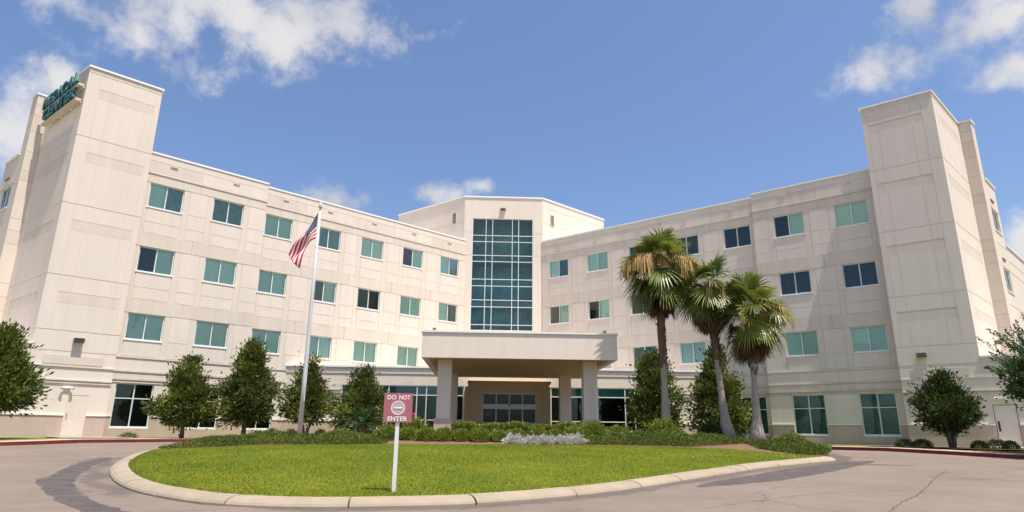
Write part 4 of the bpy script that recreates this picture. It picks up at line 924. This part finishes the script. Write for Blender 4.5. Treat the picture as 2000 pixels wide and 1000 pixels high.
# sago palm
def sago(label, x, y, z, n, L, seed):
    global rng; rng = np.random.default_rng(seed); root = thing('sago_palm', label, 'palm', (x, y, z))
    MB().tube([(x, y, z-.1), (x, y, z+.45), (x, y, z+.75)], [.17, .19, .10], 9).build('trunk', MT['palmboot'], root, True)
    for k in range(n):
        az = rng.uniform(0, 6.28); el = rng.uniform(.0, 1.35); d = np.array([math.cos(az)*math.cos(el), math.sin(az)*math.cos(el), math.sin(el)])
        Lk = L*rng.uniform(.8, 1.1); t = np.linspace(.12, 1, 34); drop = .55*Lk
        C = np.array([x, y, z+.65]) + d*Lk*t[:, None] - np.array([0, 0, 1])*(drop*t**2.2)[:, None]
        T = unit(np.gradient(C, axis=0)); side = unit(np.cross(T, np.array([0, 0, 1.]))); up_ = np.cross(side, T)
        P = np.concatenate([C, C]); D = unit(np.concatenate([side*.85+T*.55+up_*.25, -side*.85+T*.55+up_*.25])); ll = .30*np.sin(np.pi*np.clip(t*.9+.08, 0, 1))**.6
        V, F = leaves(P, D, np.concatenate([ll, ll]), .03, 0); npmesh('frond', V, F, MT['sago'], root, rng.uniform(0, 1, len(P)))
sago('dark sago palm with arching feathery fronds, behind and beside the red sign', -7.35, 33.2, lz(-7.35, 33.2)-.1, 40, 1.9, 41)

# fan palms
def fan_palm(label, base, top, crown_r, nfr, seed, smooth_h, stalks):
    global rng; rng = np.random.default_rng(seed)
    base = np.array(base, float); top = np.array(top, float); root = thing('fan_palm', label, 'palm', tuple(base), 'fan palms on the island bed')
    m = 14; pts = []; rad = []
    for i in range(m):
        t = i/(m-1); p = base + (top-base)*t + np.array([top[0]-base[0], top[1]-base[1], 0])*(-.35*math.sin(math.pi*t)*(1-t)*-1 if True else 0)
        pts.append(p); rad.append(.30*math.exp(-t*9)+.14+.015*math.sin(t*40))
    pts[0][2] -= .15
    MB().tube(pts, rad, 12).build('trunk', MT['palmbark'], root, True)
    # old leaf bases
    PB = []; FB = []; k = 0; Hh = top[2]-base[2]
    z = smooth_h
    while z < Hh-.1:
        t = z/Hh; ii = min(int(t*(m-1)), m-2); ff = t*(m-1)-ii; c = np.array(pts[ii])*(1-ff)+np.array(pts[ii+1])*ff
        for j in range(9):
            if rng.uniform() > (z-smooth_h)/1.1+.12: continue
            a = 6.283*j/9 + (k % 2)*.35 + rng.uniform(-.1, .1); o = np.array([math.cos(a), math.sin(a), 0]); s_ = np.array([-math.sin(a), math.cos(a), 0]); L = rng.uniform(.20, .34); ti = rng.uniform(.25, .55)
            b = c + o*.125; tipp = b + o*L*ti + np.array([0, 0, L*.8]) + s_*rng.uniform(-.05, .05); w_ = .075; nV = len(PB)
            PB += [b - s_*w_, b + s_*w_, tipp + s_*w_*.35, tipp - s_*w_*.35, b - s_*w_ - np.array([0, 0, .06]) + o*.05, b + s_*w_ - np.array([0, 0, .06]) + o*.05]
            FB += [(nV, nV+1, nV+2, nV+3), (nV+4, nV+5, nV+2, nV+3)]
        z += .17; k += 1
    npmesh('leaf_bases', PB, FB, MT['palmboot'], root)
    up = np.array([0, 0, 1.])
    def frond(az, el, pet, Rr, matn, droop, t0, dead=False):
        d = np.array([math.cos(az)*math.cos(el), math.sin(az)*math.cos(el), math.sin(el)]); o = np.array(top) + np.array([math.cos(az)*.08, math.sin(az)*.08, t0])
        q = np.linspace(0, 1, 6); C = o + d*pet*q[:, None] - up*(droop*.35*pet*q**2)[:, None]
        T = unit(C[-1]-C[-2]); side = unit(np.cross(T, up) + rng.normal(size=3)*.4); un_ = np.cross(side, T)
        V = []; F = []; tn = []
        for i in range(5):
            w_ = .022*(1-.4*q[i]); b = len(V); V += [C[i]-side*w_, C[i]+side*w_, C[i+1]+side*w_*.9, C[i+1]-side*w_*.9]; F.append((b, b+1, b+2, b+3)); tn.append(.75)
        ns = 30; base_t = rng.uniform(0, .35) if rng.uniform() < .75 else rng.uniform(.4, .75)
        for i in range(ns):
            ph = (i/(ns-1)-.5)*2*R(125 if not dead else 70); dirv = T*math.cos(ph)+side*math.sin(ph)+un_*(.22*abs(math.sin(ph))-.05); dirv /= np.linalg.norm(dirv)
            wv = unit(np.cross(dirv, un_)); L = Rr*(.72+.28*math.cos(ph*.8))*rng.uniform(.9, 1.08); zig = un_*(.015 if i % 2 else -.015)
            ts = np.array([0, .35, .62, .83, 1.0]); ws = np.array([.012, .040, .034, .020, .003])*Rr
            dr_k = droop*rng.uniform(.7, 1.3)
            S_ = [C[-1] + dirv*L*t + zig - up*(dr_k*L*(.10*t + .75*max(0, t-.45)**1.6)) for t in ts]
            for k_ in range(4):
                b = len(V); V += [S_[k_]-wv*ws[k_], S_[k_]+wv*ws[k_], S_[k_+1]+wv*ws[k_+1], S_[k_+1]-wv*ws[k_+1]]; F.append((b, b+1, b+2, b+3)); tn.append(np.clip(base_t+.15*k_*.6+rng.uniform(-.1, .1), 0, 1))
        npmesh('dead_frond' if dead else 'frond', V, F, MT[matn], root, tn)
    for k in range(nfr):
        u = (k+.5)/nfr; el = R(82) - R(138)*u**.95 + rng.uniform(-.2, .2); az = k*2.39996+rng.uniform(-.45, .45)
        frond(az, el, crown_r*.50*rng.uniform(.85, 1.15), crown_r*.52*rng.uniform(.9, 1.12), 'frond', .55+.5*u, .15*(1-u))
    for k in range(28):
        az = k*2.39996; frond(az, R(-66-rng.uniform(0, 18)), crown_r*.42, crown_r*.46, 'deadfrond', .5, -.2-.45*rng.uniform(), True)
    # hanging flower stalks
    for (az, el, L, cnt) in stalks:
        d = np.array([math.cos(az)*math.cos(el), math.sin(az)*math.cos(el), math.sin(el)]); q = np.linspace(0, 1, 14)
        C = np.array(top) + up*.1 + d*L*q[:, None] - up*(.62*L*q**2.6)[:, None]; V = []; F = []; tn = []
        s_ = unit(np.cross(d, up))
        for i in range(13):
            b = len(V); V += [C[i]-s_*.018, C[i]+s_*.018, C[i+1]+s_*.014, C[i+1]-s_*.014]; F.append((b, b+1, b+2, b+3)); tn.append(.6)
        for j in range(cnt):
            t = rng.uniform(.35, 1); i = min(int(t*13), 12); p = C[i]+(C[i+1]-C[i])*(t*13-i); hd = unit(rng.normal(size=3)*np.array([1, 1, .2]) + d*.6); ln = rng.uniform(.4, 1.15); w_ = rng.uniform(.011, .024)
            pr = None
            for a_ in np.linspace(0, 1, 5):
                pt_ = p + hd*.30*ln*math.sqrt(a_+.001)*1.2 + up*(.10*a_*(1-a_)*2 - ln*a_**1.5); sw = unit(np.cross(hd, up))*w_
                if pr is not None:
                    b = len(V); V += [pr[0], pr[1], pt_+sw, pt_-sw]; F.append((b, b+1, b+2, b+3)); tn.append(rng.uniform(.1, 1))
                pr = (pt_-sw, pt_+sw)
        npmesh('flower_stalk', V, F, MT['stalk'], root, tn)
fan_palm('tallest fan palm, straight trunk, tan flower stalks hanging from its crown', (7.78, 32.9, lz(7.78, 32.9)), (7.80, 32.9, 10.2), 2.3, 34, 201, 3.4,
         [(3.3,.62,2.35,210),(3.75,.70,2.2,190),(4.1,.55,2.2,170),(2.9,.65,2.2,150),(-.15,.62,2.45,210),(-.55,.66,2.3,200),(-.9,.5,2.2,170),(.3,.7,2.2,150),(4.7,.85,1.9,120)])
fan_palm('leaning fan palm whose trunk tilts towards the tallest palm', (10.55, 32.0, lz(10.55, 32.0)), (10.15, 32.0, 9.0), 2.0, 30, 202, 3.4, [(4.4,.15,1.4,70),(4.9,.2,1.4,60)])
fan_palm('shortest fan palm with a flared base in the open mulch', (11.52, 30.9, lz(11.52, 30.9)), (11.68, 30.9, 7.5), 2.05, 31, 203, 3.1, [(-.25,.5,2.0,120),(-.7,.5,1.9,100),(.1,.7,1.9,90),(4.2,.4,1.5,50)])

# grass blades on the lawn
rng = np.random.default_rng(77)
n = 420000
X_ = rng.uniform(-13.5, 13, n); u = rng.uniform(0, 1, n); Y_ = 11.8 + 17.2*u**1.35
k = inside(inner, X_, Y_) & (Y_ < bed_edge(X_)+.15); X_, Y_ = X_[k], Y_[k]; n = len(X_)
Z_ = lawn_z(X_, Y_)-.005; a = rng.uniform(0, 6.28, n); h = rng.uniform(.018, .05, n); wd = rng.uniform(.004, .008, n)
lx_, ly_ = rng.normal(size=n)*.022, rng.normal(size=n)*.022
V = np.stack([np.stack([X_-np.cos(a)*wd, Y_-np.sin(a)*wd, Z_], 1), np.stack([X_+np.cos(a)*wd, Y_+np.sin(a)*wd, Z_], 1), np.stack([X_+lx_, Y_+ly_, Z_+h], 1)], 1).reshape(-1, 3)
patch = .5+.25*np.sin(X_*.9+Y_*.4)+.25*np.sin(X_*.35-Y_*.8+2)+.2*np.sin(X_*2.3+Y_*1.7)
dry = sstep((np.sin(X_*1.3+2*np.sin(Y_*.5))+np.sin(Y_*1.1+1.5*np.sin(X_*.8))-.9)/1.0)
tint = np.clip(patch*.5 + dry*.25 + rng.beta(1.4, 2.0, n)*.5, 0, 1)
gr = npmesh('grass', V, np.arange(3*n).reshape(n, 3), MT['grass'], None, tint); tag(gr, 'short mown grass covering the island lawn', 'grass'); stuff(gr)
# grass tufts in the kerb joint
# mulch bed by the right tower
mz = lambda p: float(max(G(p[1])+.18, BASE-.06))+.03
mp_ = [(17.6,33.2),(18.5,31.4),(20.2,29.9),(22.0,28.9),(23.2,29.6),(24.5,32),(22.5,34.2),(19.5,35.5)]
struct(pymesh('mulch_bed', [(x, y, mz((x, y))) for x, y in mp_], [tuple(range(len(mp_)))], MT['mulch']))

# ------------------------------------------------------------------ flagpole and flag
fpz = lz(-9.85, 31); fpo = thing('flagpole', 'tall tapered aluminium flagpole rising from the juniper bed', 'flagpole', (-9.85, 31, fpz))
MB().tube([(-9.85,31,fpz-.1),(-9.85,31,4),(-9.87,31,8),(-9.88,31,12.6)], [.115,.105,.085,.055], 14).build('pole', MT['galv'], fpo, True)
MB().tube([(-9.88,31,12.6),(-9.88,31,12.68),(-9.88,31,12.70)], [.06,.14,.03], 12).build('truck', MT['galv'], fpo, True)
bm = bmesh.new(); bmesh.ops.create_uvsphere(bm, u_segments=14, v_segments=10, radius=.095); me = bpy.data.meshes.new('finial'); bm.to_mesh(me); bm.free(); me.materials.append(MT['coping'])
for p in me.polygons: p.use_smooth = True
link(bpy.data.objects.new('finial', me), fpo, (-9.88, 31, 12.79))
MB().tube([(-9.78,30.93,12.55),(-9.76,30.92,9),(-9.75,30.9,3.0)], [.008]*3, 4).build('halyard', MT['white'], fpo); MB().tube([(-9.75,30.9,2.9),(-9.75,30.9,3.1)], [.03,.03], 6).build('cleat', MT['galv'], fpo)
NU, NV = 48, 26
TL, BL, TR, BR = (np.array(v, float) for v in ((-9.95,30.95,12.35), (-9.97,30.95,10.92), (-11.22,30.75,10.10), (-10.60,30.7,9.40)))
V = []; UV = []
for j in range(NV+1):
    for i in range(NU+1):
        u, v = i/NU, j/NV; p = (TL*(1-v)+BL*v)*(1-u) + (TR*(1-v)+BR*v)*u
        p[2] += .30*math.sin(math.pi*u)*v*(1-u*.4) - .10*math.sin(math.pi*u)*(1-v)
        p[0] += -.16*math.sin(math.pi*u)*v*(1-u)
        f_ = u**.8
        p[1] += .17*f_*math.sin(u*7.5+v*5.0) + .10*f_*math.sin(v*11+u*3)
        p[0] += .06*f_*math.sin(v*9+u*6); p[2] += .05*f_*math.sin(u*10+v*7) - .22*max(0, u-.8)*5*abs(math.sin(v*6.0))*.5
        V.append(p); UV.append((u, 1-v))
F = []; mi = []
for j in range(NV):
    for i in range(NU):
        F.append((j*(NU+1)+i, (j+1)*(NU+1)+i, (j+1)*(NU+1)+i+1, j*(NU+1)+i+1)); stripe = int((j+.5)/NV*13)
        mi.append(2 if (i+.5)/NU < .4 and stripe < 7 else stripe % 2)
fl_ = npmesh('flag', V, F, None, None, None, True, [MT['flagred'], MT['flagwhite'], MT['canton']], mi)
uvl = fl_.data.uv_layers.new(name='UVMap'); li = np.array(F).ravel(); uvl.data.foreach_set('uv', np.array(UV, np.float32)[li].ravel())
so = fl_.modifiers.new('thickness', 'SOLIDIFY'); so.thickness = 0.004
tag(fl_, 'red, white and blue striped flag with stars hanging limp from the flagpole', 'flag')

# ------------------------------------------------------------------ do-not-enter sign
sx0, sy0 = -2.19, 12.84; sz = lz(sx0, sy0); fs = Frame((sx0, sy0-.04), 1.0)
sn = thing('do_not_enter_sign', 'square maroon DO NOT ENTER sign on a white post in the lawn', 'sign', (sx0, sy0, sz))
panel('post', fs, -.035, .035, -.001, .06, sz-.1, 2.20, 'postwhite', sn)
panel('sign_panel', fs, -.277, .277, .0, .018, 1.695, 2.25, 'signred', sn)
for s_, z_ in ((0, 2.228), (0, 1.712)):
    panel('bolt', fs, s_-.009, s_+.009, .018, .006, z_-.009, z_+.009, 'galv', sn)
def sign_text(word, s0, s1, z0, h):
    me = text_mesh(word, 1.0, .001, .022); co = np.array([v.co for v in me.vertices]); mn, mx_ = co.min(0), co.max(0)
    for v in me.vertices: v.co = ((v.co.x-mn[0])/(mx_[0]-mn[0])*(s1-s0), -(v.co.z-mn[2])-.001, (v.co.y-mn[1])/(mx_[1]-mn[1])*h)
    me.materials.clear(); me.materials.append(MT['signwhite']); o = bpy.data.objects.new('lettering', me); link(o, sn, fs.pt(s0, .018, z0)); o.rotation_euler = (0, 0, fs.a)
sign_text('DO', -.215, -.045, 2.125, .085); sign_text('NOT', .012, .232, 2.125, .085); sign_text('ENTER', -.19, .19, 1.72, .085)
def disc(name, r0, r1, o, t, matn):
    k = 36; V = []; zc_ = 1.968; F = []
    for j in range(k):
        a = 6.28319*j/k
        for rr_, oo in ((r0, o), (r1, o), (r0, o+t), (r1, o+t)): V.append(fs.pt(math.cos(a)*rr_, oo, zc_+math.sin(a)*rr_))
    for j in range(k):
        p, q = 4*j, 4*((j+1) % k); F += [(p+2, p+3, q+3, q+2), (p+1, q+1, q+3, p+3)]
        if r0 > .01: F += [(p, p+2, q+2, q)]
    pymesh(name, V, F, MT[matn], sn)
disc('grey_disc', .0005, .122, .018, .002, 'signgrey'); disc('white_ring', .120, .135, .018, .004, 'signwhite')
panel('white_bar', fs, -.082, .082, .024, .004, 1.955, 1.985, 'signwhite', sn)

# table lamp seen through the lobby glass
tl = thing('table_lamp', 'white table lamp standing inside the lobby glass by the rear canopy column', 'lamp', fl.pt(5.05, -.7, 1.13))
MB().tube([fl.pt(5.05,-.7,1.13), fl.pt(5.05,-.7,1.7)], [.22,.22], 12).build('table', MT['portal'], tl); MB().tube([fl.pt(5.05,-.7,1.7), fl.pt(5.05,-.7,1.95)], [.06,.03], 8).build('stem', MT['bronze'], tl)
ms, n_, l_, b_ = new_mat('lampshade_lit'); b_.inputs['Base Color'].default_value = (.8,.8,.78,1); b_.inputs['Emission Color'].default_value = (1,.97,.9,1); b_.inputs['Emission Strength'].default_value = 1.2; MT['shade'] = ms
MB().tube([fl.pt(5.05,-.7,1.93), fl.pt(5.05,-.7,2.32)], [.24,.08], 14).build('lamp_shade', MT['shade'], tl)

# long crack in the asphalt
def crack(pts, w, seed):
    r_ = random.Random(seed); P = smooth_poly(pts, False, .12); V = []; F = []
    for i, p in enumerate(P):
        j = r_.uniform(-.03, .03); ww = w*r_.uniform(.2, 1.3); d = (P[min(i+1, len(P)-1)]-P[max(i-1, 0)]); d = d/np.hypot(*d); nn_ = np.array([-d[1], d[0]])
        for s_ in (-1, 1): q = p+nn_*(j+s_*ww); V.append((q[0], q[1], float(G(q[1]))+.004))
    F = [(2*i, 2*i+1, 2*i+3, 2*i+2) for i in range(len(P)-1)]
    struct(pymesh('road_crack', V, F, MT['crack']))
crack([(6.4,11.6),(6.82,12.19),(7.47,13.07),(8.67,14.45),(9.8,15.92),(12.0,18.9),(13.43,20.61)], .016, 1)
crack([(18.2,20.0),(18.9,21.5),(19.1,23.2),(19.6,24.4)], .010, 2)
crack([(3.5,12.2),(5.2,13.6),(6.8,14.6),(9.0,15.4)], .007, 3)

# sealed asphalt patches beside the island
def patch(outline, seed):
    r_ = random.Random(seed); P = smooth_poly(outline, True, .25); P = P + np.array([[r_.uniform(-.05, .05), r_.uniform(-.05, .05)] for _ in P])
    bm = bmesh.new(); vs_ = [bm.verts.new((p[0], p[1], float(G(p[1]))+.004)) for p in P]; f = bm.faces.new(vs_); bmesh.ops.triangulate(bm, faces=[f]); me = bpy.data.meshes.new('asphalt_patch'); bm.to_mesh(me); bm.free()
    for p in me.polygons:
        if p.normal.z < 0: p.flip()
    me.materials.append(MT['patch']); struct(link(bpy.data.objects.new('asphalt_patch', me)))
MT['patch'] = simple('sealed_asphalt', (0.088, 0.076, 0.073), 0.85, 0.2, var=0.28, scale=2.2, bump=0.4, bscale=60)
patch([(-13.5,22.4),(-12.75,19.63),(-11.3,16.6),(-10.9,15.5),(-9.95,14.4),(-8.75,12.95),(-7.7,11.9),(-6.7,10.9),(-5.6,10.1),(-5.0,10.5),(-5.69,10.82),(-6.82,11.73),(-7.5,12.35),(-8.6,13.6),(-9.75,15.16),(-10.75,16.85),(-12.3,20.0),(-13.0,21.9)], 3)
patch([(4.4,15.65),(5.81,16.5),(7.23,17.6),(9.74,20.2),(12.3,23.1),(13.4,24.6),(12.2,24.0),(10.9,22.9),(8.5,20.6),(6.3,18.2),(5.0,16.8)], 4)
